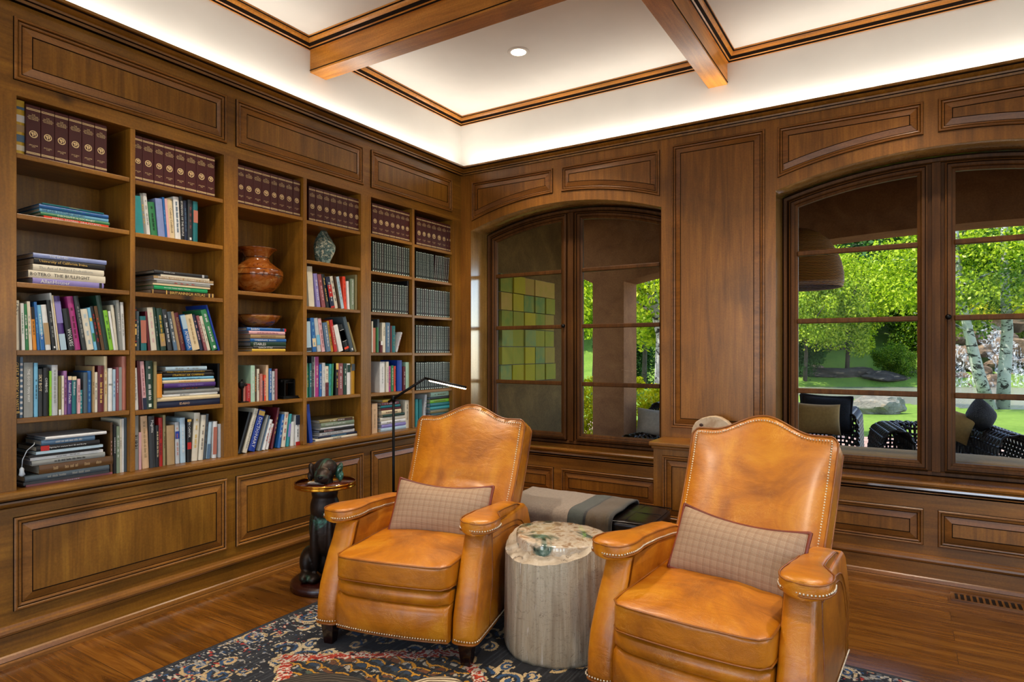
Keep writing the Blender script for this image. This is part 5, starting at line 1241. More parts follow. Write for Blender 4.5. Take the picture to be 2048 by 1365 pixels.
def plankmat():
    t = NT('patio_ceiling_boards'); v = t.coord((1,1,1)); w_ = t.n('ShaderNodeTexBrick'); w_.inputs['Scale'].default_value = 1; w_.inputs['Brick Width'].default_value = 4; w_.inputs['Row Height'].default_value = .14; w_.inputs['Mortar Size'].default_value = .006
    w_.inputs['Color1'].default_value = lin('#6a4024'); w_.inputs['Color2'].default_value = lin('#54301a'); w_.inputs['Mortar'].default_value = lin('#1c0f08'); t.l(t.coord((1,1,1),(0,0,R_(90))), w_.inputs['Vector'])
    t.setp(Base_Color=w_.outputs['Color'], Roughness=.55); return t.m
M['boards'] = plankmat(); M['rafter'] = simple('dark_patio_beam', '#3a2214', .6, noise=.3, nscale=6)
b = MB(); b.box(-5, 14, .45, 7.9, GZ-.06, GZ, 0); struct(b.build('terrace_floor', [M['pavers']]))
# mosaic wall + facade with arches
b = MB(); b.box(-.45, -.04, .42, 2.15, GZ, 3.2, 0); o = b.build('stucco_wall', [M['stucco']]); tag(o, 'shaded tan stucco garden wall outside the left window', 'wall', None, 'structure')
def facade(name, x0, x1, y0, y1, xs, ztop, zs, rise, mat):
    """stucco beam with arched openings between columns at xs = [(left, right), ...]"""
    b = MB()
    for a, c in xs: b.box(a, c, y0, y1, GZ, zs, 0)
    edges = sorted(xs); spans = [(edges[i][1], edges[i+1][0]) for i in range(len(edges)-1)]
    for a, c in edges: b.box(a, c, y0, y1, zs, ztop, 0)
    for (s0, s1) in spans:
        N = 24; hw = (s1-s0)/2; cx_ = (s0+s1)/2; R = (hw*hw+rise*rise)/(2*rise); f = lambda x: zs+rise-R+math.sqrt(max(0,R*R-(x-cx_)**2))
        for i in range(N):
            a = s0+(s1-s0)*i/N; c = s0+(s1-s0)*(i+1)/N; za, zc = f(a), f(c)
            b.add([(a,y0,za),(c,y0,zc),(c,y0,ztop),(a,y0,ztop),(a,y1,za),(c,y1,zc),(c,y1,ztop),(a,y1,ztop)], [(0,1,2,3),(7,6,5,4),(0,4,5,1)], 0)
    return b.build(name, [mat])
o = facade('patio_facade', -4, 9, 3.0, 3.44, [(-4,-3.2),(-.12,.31),(7.6,8.1)], 3.25, 2.28, .36, M['stucco2']); tag(o, 'stucco patio front with square columns and low arches', 'patio front', None, 'structure')
b = MB(); b.box(-4, 12, .43, 3.9, 3.25, 3.33, 0); struct(b.build('patio_ceiling', [M['boards']]))
for k, yy in enumerate((1.25, 2.3)):
    b = MB(); b.box(-4, 12, yy, yy+.16, 3.02, 3.25, 0); tag(b.build('patio_beam', [M['rafter']], bevel=.01), ['dark wooden beam under the patio roof nearest the windows','dark wooden beam under the patio roof farther out'][k], 'beam', 'beams under the patio roof')
# glass tile mosaic
gm = random.Random(4); tile_cols = ['#a8a02c','#7c8c40','#b08c4c','#6a8850','#90943c','#b4a630','#748c5a','#a08c48','#84965c','#bc9a54']
mz = empty('tile_artwork', (-.03, 1.2, 1.6), 0, 'wall artwork of green and amber glass tiles on the stucco wall', 'wall art')
TM = []
for i, c in enumerate(tile_cols):
    t = NT('glass_tile_%s' % i); t.setp(Base_Color=t.mix(.8, lin(c), t.ramp(t.noise(t.coord(), 14., 4.), [(.3,c),(.7,'#a89a50')]), 'MULTIPLY') if False else t.ramp(t.noise(t.coord(), 9., 5.), [(.35,c),(.95,'#a89a40')]), Roughness=.8, Specular_IOR_Level=.1); TM.append(t.m)
ya, yb_ = onx(1000, 0, -.02)[0], onx(1108, 0, -.02)[0]
NR = 6; zt_, zb_ = 2.16, 1.10-.02
rows_ = [[1,.0,3,0,1],[2,0,1,0,2],[1,0,3,0,1],[1,0,2,0,1,0,1],[1,0,2,0,2]]
for r_ in range(6):
    zz0 = zb_+(zt_-zb_)*r_/6; zz1 = zb_+(zt_-zb_)*(r_+1)/6; y = ya; n = 0
    while y < yb_-.03:
        w_ = (yb_-ya)/5.0; w_ = min(w_, yb_-y); g_ = .022 if gm.random() < .45 else .002
        b = MB(); dd = gm.uniform(.0,.018); b.box(-.036, -.012+dd, y, y+w_-g_, zz0+.004, zz1-.003, 0); inparent(b.build('tile', [gm.choice(TM)], bevel=.002), mz); y += w_; n += 1
b = MB(); b.box(-.0385, -.036, ya-.01, yb_+.005, zb_-.005, zt_+.005, 0); inparent(b.build('backing', [M['black']]), mz)
# ---- wicker pendant
def wickermat():
    t = NT('woven_cane'); v = t.coord((1,1,1)); w_ = t.n('ShaderNodeTexWave', bands_direction='Z'); w_.inputs['Scale'].default_value = 22; w_.inputs['Distortion'].default_value = .6; t.l(v, w_.inputs['Vector'])
    t.setp(Base_Color=t.ramp(w_.outputs['Fac'], [(.1,'#2a1606'),(.6,'#9a621c'),(1,'#c8882c')]), Roughness=.6); t.bump(w_.outputs['Fac'], .7, .01); return t.m
M['cane'] = wickermat()
pc = att(1596, 575, 6.0); pd = empty('wicker_pendant', (pc.x, pc.y, pc.z), 0, 'large woven cane dome pendant lamp hanging under the patio roof', 'pendant lamp')
prof_ = [(.372,0),(.386,.03),(.384,.12),(.365,.22),(.325,.33),(.26,.43),(.18,.50),(.09,.545),(.03,.56)]
def spl(p, n):
    out = []
    for i in range(len(p)-1):
        for k in range(n):
            f = k/n; out.append((p[i][0]*(1-f)+p[i+1][0]*f, p[i][1]*(1-f)+p[i+1][1]*f))
    return out+[p[-1]]
b = MB(); n = 84; pf = spl(prof_, 4); P = []
for k, (r0, z0) in enumerate(pf): P.append([((r0+(.006 if (i+k) % 2 else -.004))*math.cos(2*math.pi*i/n), (r0+(.006 if (i+k) % 2 else -.004))*math.sin(2*math.pi*i/n), z0) for i in range(n)])
b.grid(P, 0, True, cv=True); sh_ = b.build('shade', [M['cane']], pd); sm_ = sh_.modifiers.new('thick','SOLIDIFY'); sm_.thickness = .008
b = MB(); b.tube([(.376*math.cos(2*math.pi*i/48), .376*math.sin(2*math.pi*i/48), 0) for i in range(48)], .010, 6, closed=True); b.build('rim', [M['cane']], pd)
b = MB(); b.tube([(0,0,.555),(0,0,3.25-pc.z-.02)], .008, 6); b.build('cord', [M['black']], pd)
# ---- woven patio furniture
M['weave'] = simple('dark_woven_resin', '#1d1613', .35, spec=.6, noise=.4, nscale=30)
M['cush'] = simple('beige_outdoor_fabric', '#a8844a', .9, noise=.12, nscale=40, bump=.2); M['cushp'] = simple('pale_seat_fabric', '#b0a698', .9, noise=.1, nscale=40)
M['darkknit'] = simple('dark_knit_fabric', '#14151c', .85, noise=.5, nscale=50, bump=.6)
def lattice(f, nu, nv, r, parent, name, closed=False, m=None):
    """strips woven over and under following the surface f(u, v) -> (point, normal)"""
    b = MB(); K = 4
    for i in range(nu):
        u = (i+.5)/nu; pts = []
        for j in range(nv*K+1):
            v = j/(nv*K); p, n_ = f(u, v); pts.append(p+n_*(r*.7*math.cos(math.pi*(j/K)+math.pi*i)))
        b.tube(pts, r, 5, cap=False)
    for j in range(nv):
        v = (j+.5)/nv; pts = []
        for i in range(nu*K+1):
            u = i/(nu*K); p, n_ = f(u, v); pts.append(p-n_*(r*.7*math.cos(math.pi*(i/K-.5)+math.pi*j)))
        b.tube(pts, r, 5, cap=False)
    return b.build(name, [M['weave']], parent)
def tubseat(name, loc, rz, W, D, Hh, label, cat):
    o = empty(name, (loc[0], loc[1], GZ), rz, label, cat)
    # wrap-around shell: left arm, back (local +y), right arm, with a rounded top
    def path(u):
        pts = [(-W/2,-D/2),(-W/2,D/2-.2),(-W/2+.2,D/2),(W/2-.2,D/2),(W/2,D/2-.2),(W/2,-D/2)]
        seg = [((pts[i+1][0]-pts[i][0])**2+(pts[i+1][1]-pts[i][1])**2)**.5 for i in range(5)]; tot = sum(seg); d = u*tot
        for i in range(5):
            if d <= seg[i] or i == 4:
                k = min(1, d/seg[i]); x = pts[i][0]+(pts[i+1][0]-pts[i][0])*k; y = pts[i][1]+(pts[i+1][1]-pts[i][1])*k
                tx, ty = (pts[i+1][0]-pts[i][0])/seg[i], (pts[i+1][1]-pts[i][1])/seg[i]; return x, y, -ty, tx
            d -= seg[i]
    def f(u, v):
        x, y, nx_, ny_ = path(u)
        if v < .62: k = v/.62; off = .01*math.sin(math.pi*k); z = .02+(Hh-.16)*k; n_ = Vector((nx_, ny_, 0))
        elif v < .9: a = (v-.62)/.28*math.pi; off = -.13+.13*math.cos(a); z = Hh-.14+.13*math.sin(a); n_ = Vector((nx_*math.cos(a), ny_*math.cos(a), math.sin(a)))
        else: off = -.26; z = Hh-.14-(v-.9)*2.; n_ = Vector((-nx_,-ny_,0))
        return Vector((x+nx_*off, y+ny_*off, z)), n_
    per = W+2*D; lattice(f, int(per/.048), 22, .0125, o, 'woven_shell')
    b = MB(); b.box(-W/2+.27, W/2-.27, -D/2+.02, D/2-.27, .06, .28, 0); b.build('seat_frame', [M['weave']], o, bevel=.02)
    vs, fs = puffbox(W-.56, D-.30, .15, 8, 6., .03, 0, lambda x,y,z: (x,y-.13,z+.36)); b = MB(); b.add(vs, fs, 0, True); b.build('seat_cushion', [M['cushp']], o)
    return o
# sofa seen through the right window, its arm between the two sashes
sf = tubseat('woven_sofa', (1.72, 3.75), R_(0), 2.35, 1.0, .80, 'dark woven resin sofa outside, left part of the right window', 'sofa')
a_ = att(1960, 900, 6.0); ac = tubseat('woven_armchair', (a_.x-.30, a_.y+.0), R_(10), 1.16, 1.0, .72, 'dark woven resin armchair outside the right sash of the right window', 'armchair')
def cushion(name, w_, h_, th, M4, mat, label, group=None, seed=0):
    b, e = pillow_mesh(w_, h_, th, .08, 22, 3.); o = b.build(name, [mat]); o.matrix_world = M4; return tag(o, label, 'pillow', group)
def MT(v, rz=0, tx=0, ry=0): return Matrix.Translation(v)@Matrix.Rotation(rz,4,'Z')@Matrix.Rotation(tx,4,'X')@Matrix.Rotation(ry,4,'Y')
YAW = math.atan2(.532,.8466)
p_ = att(1634, 838, 6.7); cushion('outdoor_pillow', .46, .33, .16, MT(p_, YAW*.6, R_(-12), R_(2)), M['cush'], 'beige outdoor pillow leaning in the woven sofa corner')
p_ = att(1652, 828, 6.95); o = cushion('outdoor_pillow', .52, .40, .14, MT(p_, YAW*.5, R_(-10), R_(3)), M['darkknit'], 'dark knitted outdoor pillow behind the beige one on the sofa')
b, e = pillow_mesh(.52,.40,.14,.08,22,3.); t2 = MB(); t2.tube(resample(e,.012), .022, 7, closed=True, flat=.75, twist=.7); t2.build('cord_edge', [M['darkknit']], o)
# long bench cushion close to the window
bc = att(1757, 905, 5.15); bn = empty('outdoor_bench', (bc.x+.1, bc.y, GZ), R_(2), 'low outdoor bench with a beige cushion just outside the right window', 'bench')
vs, fs = puffbox(1.9, .55, .15, 10, 8., .01, 0, lambda x,y,z: (x,y,z+.56)); b = MB(); b.add(vs, fs, 0, True); b.build('cushion', [M['cush']], bn)
b = MB(); b.box(-.95,.95,-.26,.26,.36,.475,0); b.build('frame', [M['weave']], bn, bevel=.01)
for x in (-.88,.88):
    for y in (-.2,.2): b = MB(); b.box(x-.03,x+.03,y-.03,y+.03,0,.37); b.build('leg', [M['weave']], bn)
# pillows in the armchair
p_ = att(1962, 836, 6.15); o = cushion('outdoor_pillow', .27, .27, .19, MT(p_+Vector((0,0,.02)), YAW+.3, R_(-8), R_(45)), M['darkknit'], 'dark striped outdoor pillow standing on its corner in the woven armchair')
p_ = att(1905, 850, 6.2); cushion('outdoor_pillow', .34, .30, .14, MT(p_, YAW-.5, R_(-10), R_(20)), M['cush'], 'tan outdoor pillow beside the dark one in the woven armchair')
# slatted side table
p_ = att(1940, 932, 5.05); tb = empty('outdoor_side_table', (p_.x, p_.y, GZ), R_(14), 'grey slatted outdoor side table in front of the woven armchair', 'side table')
for k in range(9): b = MB(); b.box(-.34,.34,-.20+k*.045,-.162+k*.045,p_.z-GZ-.02,p_.z-GZ,0); b.build('slat', [simple('grey_blue_slat','#4a5560',.5) if k == 0 else bpy.data.materials['grey_blue_slat']], tb)
b = MB(); b.box(-.33,.33,-.19,.20,p_.z-GZ-.06,p_.z-GZ-.021,0)
b.build('frame', [M['black']], tb)
for x in (-.3,.3):
    for y in (-.17,.17): b = MB(); b.box(x-.02,x+.02,y-.02,y+.02,0,p_.z-GZ-.05); b.build('leg', [M['black']], tb)
# little side armchair seen through the left window
a2 = att(1312, 872, 6.4); ac2 = tubseat('woven_armchair', (a2.x+.25, a2.y+.15), R_(-8), 1.0, .95, .62, 'dark woven resin armchair outside the right sash of the left window', 'armchair')
p_ = att(1312, 846, 6.5); cushion('outdoor_pillow', .40, .28, .16, MT(p_, YAW, R_(-12), R_(6)), M['cushp'], 'pale outdoor pillow in the woven armchair beyond the left window')
# ---- terrain
def terr(x, y):
    # distance past the lawn along the view direction
    t_ = (x-CP[0])*FV[0]+(y-CP[1])*FV[1]; l_ = (x-CP[0])*RV[0]+(y-CP[1])*RV[1]
    z = GZ-.015+.0*t_
    if t_ > 20: z += .055*(t_-20)
    if t_ > 30: z += (t_-30)*.36
    z += .25*mn.noise(Vector((x*.12, y*.12, 0)))*min(1, max(0, (t_-13)/10))
    z = max(z, GZ-.02)
    # pond bowl
    k = max(0., 12-l_); hf = 5.4-1.5*k; c_ = 21.5+.8*k
    q = ((t_-c_)/hf)**2+(max(0, l_-17.5)/13.)**2 if hf > .3 else 9
    if q < 1: z = min(z, GZ-.1-.5*(1-q))
    elif q < 1.4: z = min(z, GZ+(z-GZ)*((q-1)/.4)**.7) if z > GZ else z
    return z
def w2(l_, t_): return (CP[0]+RV[0]*l_+FV[0]*t_, CP[1]+RV[1]*l_+FV[1]*t_)
b = MB(); P = []
TT_ = [9.2+i*.35 for i in range(30)]+[19.7+i*.7 for i in range(22)]+[35+i*2.5 for i in range(22)]
for t_ in TT_:
    r = []
    for i in range(100):
        l_ = -12+ (t_*.95+16)*i/99; x, y = w2(l_, t_); r.append((x, y, terr(x, y)))
    P.append(r)
b.grid(P, 0, True)
def grassmat():
    t = NT('lawn_grass'); v = t.coord(); n1 = t.noise(v, 90., 4., .7); n2 = t.noise(v, .8, 5., .6); n3 = t.noise(v, 12., 4., .7)
    c = t.mix(.6, t.ramp(n1, [(.3,'#3c5a1c'),(.5,'#708f34'),(.7,'#a8bd5c')]), t.ramp(n2, [(.3,'#5c7f2a'),(.7,'#8aa644')]))
    c = t.mix(1., c, t.ramp(n3, [(.3,(.75,.75,.75)),(.7,(1.2,1.2,1.2))]), 'MULTIPLY')
    sp = t.n('ShaderNodeSeparateXYZ'); t.l(v, sp.inputs[0]); hl = t.ramp(t.math('MULTIPLY', sp.outputs[2], .25), [(.3,(0,0,0)),(.8,(1,1,1))])
    c = t.mix(t.math('MULTIPLY', hl, .8), c, t.ramp(t.noise(v, .9, 6., .7), [(.35,'#28401a'),(.5,'#5a6a34'),(.65,'#8a7a58')]))
    t.setp(Base_Color=c, Roughness=.9, Specular_IOR_Level=.15); t.bump(n1, .8, .03); return t.m
M['grass'] = grassmat(); o = b.build('lawn', [M['grass']]); tag(o, 'bright green lawn rising to the wooded hillside', 'lawn', None, 'structure')
# grass right at the edge of the terrace
b = MB(); Q = []
for i in range(40):
    x = -14+i*.9; Q.append([(x, 7.6, GZ+.004+0*x),(x, 12.5, GZ+.004)])
b = MB(); b.box(-16, 20, 7.75, 8.6, GZ-.05, GZ+.006, 0); tag(b.build('lawn_edge', [M['grass']]), 'strip of lawn along the brick patio edge', 'lawn', None, 'structure')
# pond
t = NT('pond_water'); v = t.coord((1,3,1),(0,0,-YAW)); t.setp(Base_Color=lin('#7c7a6c'), Roughness=.12, Specular_IOR_Level=.5); t.bump(t.noise(v, 5., 5., .7), .9, .06); M['water'] = t.m
b = MB(); c0 = [w2(l_, t_) for l_, t_ in ((7.6,22.5),(10,17.5),(12,15.6),(30.5,15.6),(30.5,27.4),(12,27.4),(9,26.2))]; b.add([(x,y,GZ-.075) for x,y in c0], [tuple(range(7))]); tag(b.build('pond', [M['water']]), 'calm garden pond between the lawn and the waterfall', 'pond', None, 'structure')
# rocks
def rockmat(name, a, b_, c_):
    t = NT(name); v = t.coord(); t.setp(Base_Color=t.mix(t.ramp(t.noise(v, 5., 6., .7), [(.56,(0,0,0)),(.64,(.8,.8,.8))]), t.ramp(t.noise(v, 1.6, 7., .7, .7), [(.3,a),(.5,b_),(.7,c_)]), '#a08a70'), Roughness=.85); t.bump(t.noise(v, 4., 7., .7), .9, .08); return t.m
M['rock'] = rockmat('waterfall_rock', '#2a221a', '#6a543e', '#a4886a'); M['rockd'] = rockmat('dark_bank_rock', '#1c1815', '#463c34', '#6c6056'); M['rock2'] = rockmat('lichen_boulder', '#3f3a34', '#8a8478', '#b8b2a8')
RM = []
for k in range(5): me = rockmesh(20+k, .5, .42, .38, 3, .35, 9); me.materials.append(M['rock']); RM.append(me)
rr = random.Random(9)
RMD = []
for me in RM:
    m2 = me.copy(); m2.materials.clear(); m2.materials.append(M['rockd']); RMD.append(m2)
FRONT = rockmesh(31, .5, .40, .34, 4, .3, 10); FRONT.materials.append(M['rock2'])
for (px, py, t_, sx, sy, sz, lab) in ((1748,816,14.6,2.45,1.1,.78,'large lichen-streaked boulder on the lawn in front of the pond'),(1626,806,15.4,1.1,.7,.6,'smaller grey boulder at the left on the pond edge')):
    p_ = att(px, py, t_); o = link('boulder', FRONT.copy()); o.location = (p_.x, p_.y, GZ-.08); o.scale = (sx*.62,sy*.7,sz*1.15); o.rotation_euler = (0,0,YAW+.1); tag(o, lab, 'boulder')
k = 0
for j in range(6):
    for i in range(15):
        l_ = 19.6+i*.95+rr.uniform(-.4,.4); t_ = 27.2+j*.62+rr.uniform(-.2,.2); x, y = w2(l_, t_); o = bpy.data.objects.new('waterfall_rock', RM[rr.randrange(5)]); COL.objects.link(o)
        s_ = rr.uniform(.75,1.5); o.scale = (s_*1.25, s_, s_*rr.uniform(.7,1.1)); o.rotation_euler = (0,0,rr.uniform(0,6)); z = -.5+j*.55+rr.uniform(-.15,.15); o.location = (x, y, z)
        tag(o, 'brown rock in the stepped waterfall bank across the pond', 'rock', 'rocks of the stepped waterfall bank')
for i in range(22):
    l_ = rr.uniform(12.5,18.5); t_ = 27.5+rr.uniform(0,7); x, y = w2(l_, t_); o = bpy.data.objects.new('hillside_rock', RMD[rr.randrange(5)]); COL.objects.link(o); s_ = rr.uniform(.6,1.3); o.scale = (s_*2.2,s_,s_*.6); o.rotation_euler = (0,0,YAW+rr.uniform(-.4,.4)); o.location = (x, y, terr(x, y)-.15)
    tag(o, 'flat brown rock on the grassy bank left of the waterfall', 'rock', 'rocks on the grassy bank')
t = NT('falling_water'); v = t.coord((4,4,.35)); t.setp(Base_Color=lin('#b4babc'), Roughness=.5, Alpha=t.ramp(t.noise(v, 2.6, 5., .7), [(.48,(0,0,0)),(.66,(.9,.9,.9))])); M['fall'] = t.m
for k, (px, w_, z1) in enumerate(((1922,.5,2.1),(1962,.45,1.8),(2022,1.1,2.7),(1898,.35,1.4),(2046,.9,2.6))):
    t_ = 27.0; l_ = (px-CX)/FP*t_; b = MB(); P = []
    for j in range(25):
        f = j/24; z = GZ-.05+z1*(1-f); step = (1-f)**1.0; r = []
        for i in range(13):
            u = i/12-.5; lx = l_+u*w_*(1+.35*f); tt = t_-.55+step*2.2+.10*math.sin(i*1.9+k*2)+.12*math.sin(j*1.1+i*.7); x, y = w2(lx, tt); r.append((x, y, z))
        P.append(r)
    b.grid(P, 0, True); tag(b.build('waterfall_stream', [M['fall']]), ['white stream of falling water left of the aspen trunks','thin white stream between the aspen trunks','widest white cascade right of the aspen trunks','narrow white trickle at the far left of the waterfall','white cascade at the right edge of the photo'][k], 'waterfall', 'streams of the waterfall')
# ---- foliage
def leafmat(name, cols, trans=.5):
    t = NT(name); g_ = t.n('ShaderNodeNewGeometry'); c = t.ramp(g_.outputs['Random Per Island'], [(i/(len(cols)-1), c_) for i, c_ in enumerate(cols)])
    t.t.nodes.remove(t.b); d_ = t.n('ShaderNodeBsdfDiffuse'); tr_ = t.n('ShaderNodeBsdfTranslucent'); gl_ = t.n('ShaderNodeBsdfGlossy'); gl_.inputs['Roughness'].default_value = .4
    t.l(c, d_.inputs[0]); t.l(t.mix(1., c, (1.2,1.25,.6), 'MULTIPLY'), tr_.inputs[0]); m1 = t.n('ShaderNodeMixShader'); m1.inputs[0].default_value = trans; t.l(d_.outputs[0], m1.inputs[1]); t.l(tr_.outputs[0], m1.inputs[2])
    m2 = t.n('ShaderNodeMixShader'); m2.inputs[0].default_value = .015; t.l(m1.outputs[0], m2.inputs[1]); t.l(gl_.outputs[0], m2.inputs[2]); t.l(m2.outputs[0], t.out.inputs['Surface']); return t.m
M['leaf_bright'] = leafmat('bright_spring_leaves', ['#4e6e10','#7c981a','#a8bc2c','#c8d048']); M['leaf_mid'] = leafmat('mid_green_leaves', ['#26420e','#446a16','#6e9024','#98ac38'])
M['leaf_dark'] = leafmat('dark_shrub_leaves', ['#12280e','#234a1c','#3a6428','#5a7a44'], .3); M['leaf_yellow'] = leafmat('yellow_green_shrub_leaves', ['#8a9a10','#b4b818','#d8cc20','#e8d838'])
M['leaf_grey'] = leafmat('pale_twiggy_growth', ['#5a5a44','#8a8466','#a8a488','#6a7a4c'], .2)
def foliage_mesh(name, seed, n, R3, leaf, clumps, mat):
    g = np.random.default_rng(seed); R3 = np.array(R3)
    d = g.normal(size=(clumps,3)); d /= np.linalg.norm(d,axis=1)[:,None]; cc = d*(g.random((clumps,1))**.45)*R3*.85; cs = .16+.20*g.random(clumps)
    idx = g.integers(0, clumps, n); o_ = g.normal(size=(n,3)); o_ /= np.linalg.norm(o_,axis=1)[:,None]; P = cc[idx]+o_*(g.random((n,1))**.5)*(cs[idx][:,None]*R3)
    a = g.normal(size=(n,3)); a /= np.linalg.norm(a,axis=1)[:,None]; up = g.normal(size=(n,3)); b_ = np.cross(a, up); b_ /= np.linalg.norm(b_,axis=1)[:,None]
    L = leaf*(.6+.8*g.random((n,1))); V = np.stack([P-a*L*.5, P+b_*L*.32, P+a*L*.5, P-b_*L*.32], 1).reshape(-1,3).astype('f')
    me = bpy.data.meshes.new(name); me.vertices.add(4*n); me.vertices.foreach_set('co', V.ravel()); me.loops.add(4*n); me.loops.foreach_set('vertex_index', np.arange(4*n,dtype='i')); me.polygons.add(n); me.polygons.foreach_set('loop_start', np.arange(n,dtype='i')*4); me.polygons.foreach_set('loop_total', np.full(n,4,'i')); me.update(); me.materials.append(mat); return me
FOL = {}
for mk, n, leaf in (('leaf_bright',26000,.115),('leaf_mid',26000,.125),('leaf_dark',20000,.12),('leaf_grey',14000,.09)):
    for q in range(2): FOL[(mk,q)] = foliage_mesh('foliage', 100+q+len(mk), n, (1,1,1), leaf/2.6, 60, M[mk])
barkm = simple('tree_bark', '#4c4238', .9, noise=.4, nscale=8, bump=.5)
def asp():
    t = NT('white_aspen_bark'); v = t.coord((3,3,6)); n1 = t.noise(v, 1.4, 5., .7, .8)
    t.setp(Base_Color=t.mix(t.ramp(n1, [(.54,(0,0,0)),(.58,(1,1,1))]), t.ramp(t.noise(t.coord(), 3., 4.), [(.3,'#8c9088'),(.7,'#bcbcb2')]), '#1c1814'), Roughness=.8); t.bump(n1, .4, .02); return t.m
M['aspen'] = asp()
TI = [0]; 
def tree(name, lt, rad_, zc, mk, label, cat, trunk=True, grp=None, tr=None, zscale=1.):
    x, y = w2(*lt); z0 = terr(x, y); TI[0] += 1; r = random.Random(TI[0]); o = empty(name, (x, y, z0), 0, label, cat, grp)
    f = bpy.data.objects.new('foliage', FOL[(mk, TI[0] % 2)]); COL.objects.link(f); f.parent = o; f.location = (0,0,zc); f.scale = (rad_, rad_, rad_*zscale); f.rotation_euler = (0,0,r.uniform(0,6.28))
    if trunk:
        b = MB(); pts = [(0,0,-.2),(.05,.0,zc*.4),(-.05,.08,zc*.8),(.08,.0,zc+rad_*.5*zscale)]; b.tube(pts, [tr or .14, (tr or .14)*.8, (tr or .14)*.55, .02], 8)
        for q in range(5):
            a = r.uniform(0,6.28); h = zc*r.uniform(.55,1.); b.tube([(0,0,h),(math.cos(a)*rad_*.4,math.sin(a)*rad_*.4,h+rad_*.35),(math.cos(a)*rad_*.75,math.sin(a)*rad_*.75,h+rad_*.6)], [.045,.03,.01], 5)
        b.build('trunk', [barkm], o)
    return o
rt = random.Random(21)
kinds = ['leaf_mid','leaf_bright','leaf_dark']; adj = {'leaf_mid':'mid green','leaf_bright':'bright spring green','leaf_dark':'dark green','leaf_grey':'pale twiggy'}
# wooded hillside, three depths
for t_, n, rad_, zc in ((33,11,2.1,2.2),):
    for i in range(n):
        l_ = t_*(.02+.86*(i+.5)/n)+rt.uniform(-.8,.8); mk = rt.choice(['leaf_mid','leaf_bright','leaf_mid','leaf_bright','leaf_grey' if t_ > 35 else 'leaf_bright'])
        tree('hillside_tree', (l_, t_+rt.uniform(-1.5,1.5)), rad_*rt.uniform(.85,1.2), zc, mk, '%s tree in the woods on the far hillside' % adj[mk], 'tree', grp='%s hillside trees' % adj[mk], zscale=1.15)
VW, FW, MW = [], [], []
wmats = ['leaf_bright','leaf_mid','leaf_dark','leaf_grey']
parts_ = []
for t_, n, rad_, zc in ((38,16,3.0,2.6),(46,15,4.0,3.4),(56,13,5.0,4.6),(70,12,7.0,6.5)):
    for i in range(n):
        l_ = t_*(.0+.88*(i+.5)/n)+rt.uniform(-1,1); tt = t_+rt.uniform(-2,2); x, y = w2(l_, tt); z = terr(x, y)+zc; mi_ = rt.choice([0,1,0,1,2,3])
        mw = foliage_mesh('w', 500+len(parts_), 5200, (rad_,rad_,rad_*1.1), .15*rad_**.6, 46, M['leaf_mid']); a = np.zeros(len(mw.vertices)*3,'f'); mw.vertices.foreach_get('co', a); bpy.data.meshes.remove(mw)
        parts_.append((a.reshape(-1,3)+np.array([x,y,z],'f'), mi_))
V = np.concatenate([a for a, m_ in parts_]); nf = len(V)//4; me = bpy.data.meshes.new('hillside_woods'); me.vertices.add(len(V)); me.vertices.foreach_set('co', V.ravel().astype('f')); me.loops.add(len(V)); me.loops.foreach_set('vertex_index', np.arange(len(V),dtype='i')); me.polygons.add(nf); me.polygons.foreach_set('loop_start', np.arange(nf,dtype='i')*4); me.polygons.foreach_set('loop_total', np.full(nf,4,'i'))
me.polygons.foreach_set('material_index', np.concatenate([np.full(len(a)//4, m_,'i') for a, m_ in parts_])); me.update()
tag(link('hillside_woods', me, None, [M[k_] for k_ in wmats]), 'dense mixed green woods covering the far hillside', 'woods', None, 'stuff')
# nearer trees seen in the right window
tree('leafy_tree', (15.0,28.2), 2.5, 3.2, 'leaf_bright', 'yellow-green leafy tree over the rocky bank, centre of the right window', 'tree', tr=.10, zscale=1.05)
tree('leafy_tree', (12.7,27.3), 2.1, 3.0, 'leaf_bright', 'green leafy tree at the left edge of the right window', 'tree', tr=.09, zscale=1.15)
tree('leafy_tree', (13.6,31), 2.4, 4.0, 'leaf_mid', 'green tree behind the yellow-green one on the bank', 'tree', tr=.12)
tree('leafy_tree', (2.6,20), 2.0, 3.2, 'leaf_bright', 'bright leafy tree seen left of the stucco column', 'tree', tr=.1)
tree('leafy_tree', (4.6,22), 2.2, 3.4, 'leaf_bright', 'bright leafy tree seen right of the stucco column', 'tree', tr=.1)
tree('shrub', (4.3,23.5), 1.5, .9, 'leaf_dark', 'dark green shrub at the lawn end beyond the left window', 'shrub', False)
tree('shrub', (12.9,28.2), 1.3, .7, 'leaf_dark', 'dark green shrub on the bank left of the rocks', 'shrub', False)
tree('shrub', (17.0,28.0), 1.0, .5, 'leaf_mid', 'low green shrub beside the waterfall rocks', 'shrub', False)
# yellow shrubs
FOL[('leaf_yellow',0)] = foliage_mesh('foliage', 301, 5200, (1,1,1), .075, 40, M['leaf_yellow']); FOL[('leaf_yellow',1)] = FOL[('leaf_yellow',0)]
tree('yellow_shrub', (1.05,9.2), .62, .55, 'leaf_yellow', 'yellow-leaved shrub left of the stucco column', 'shrub', False)
tree('yellow_shrub', (2.05,9.3), .66, .50, 'leaf_yellow', 'yellow-leaved shrub right of the stucco column', 'shrub', False)
tree('yellow_shrub', (21.6,30.5), 1.5, 2.5, 'leaf_yellow', 'yellow flowering bushes above the waterfall', 'shrub', False, zscale=.45)
tree('yellow_shrub', (24.2,30.5), 1.4, 2.5, 'leaf_yellow', 'yellow flowering bush above the waterfall at the right edge', 'shrub', False, zscale=.45)
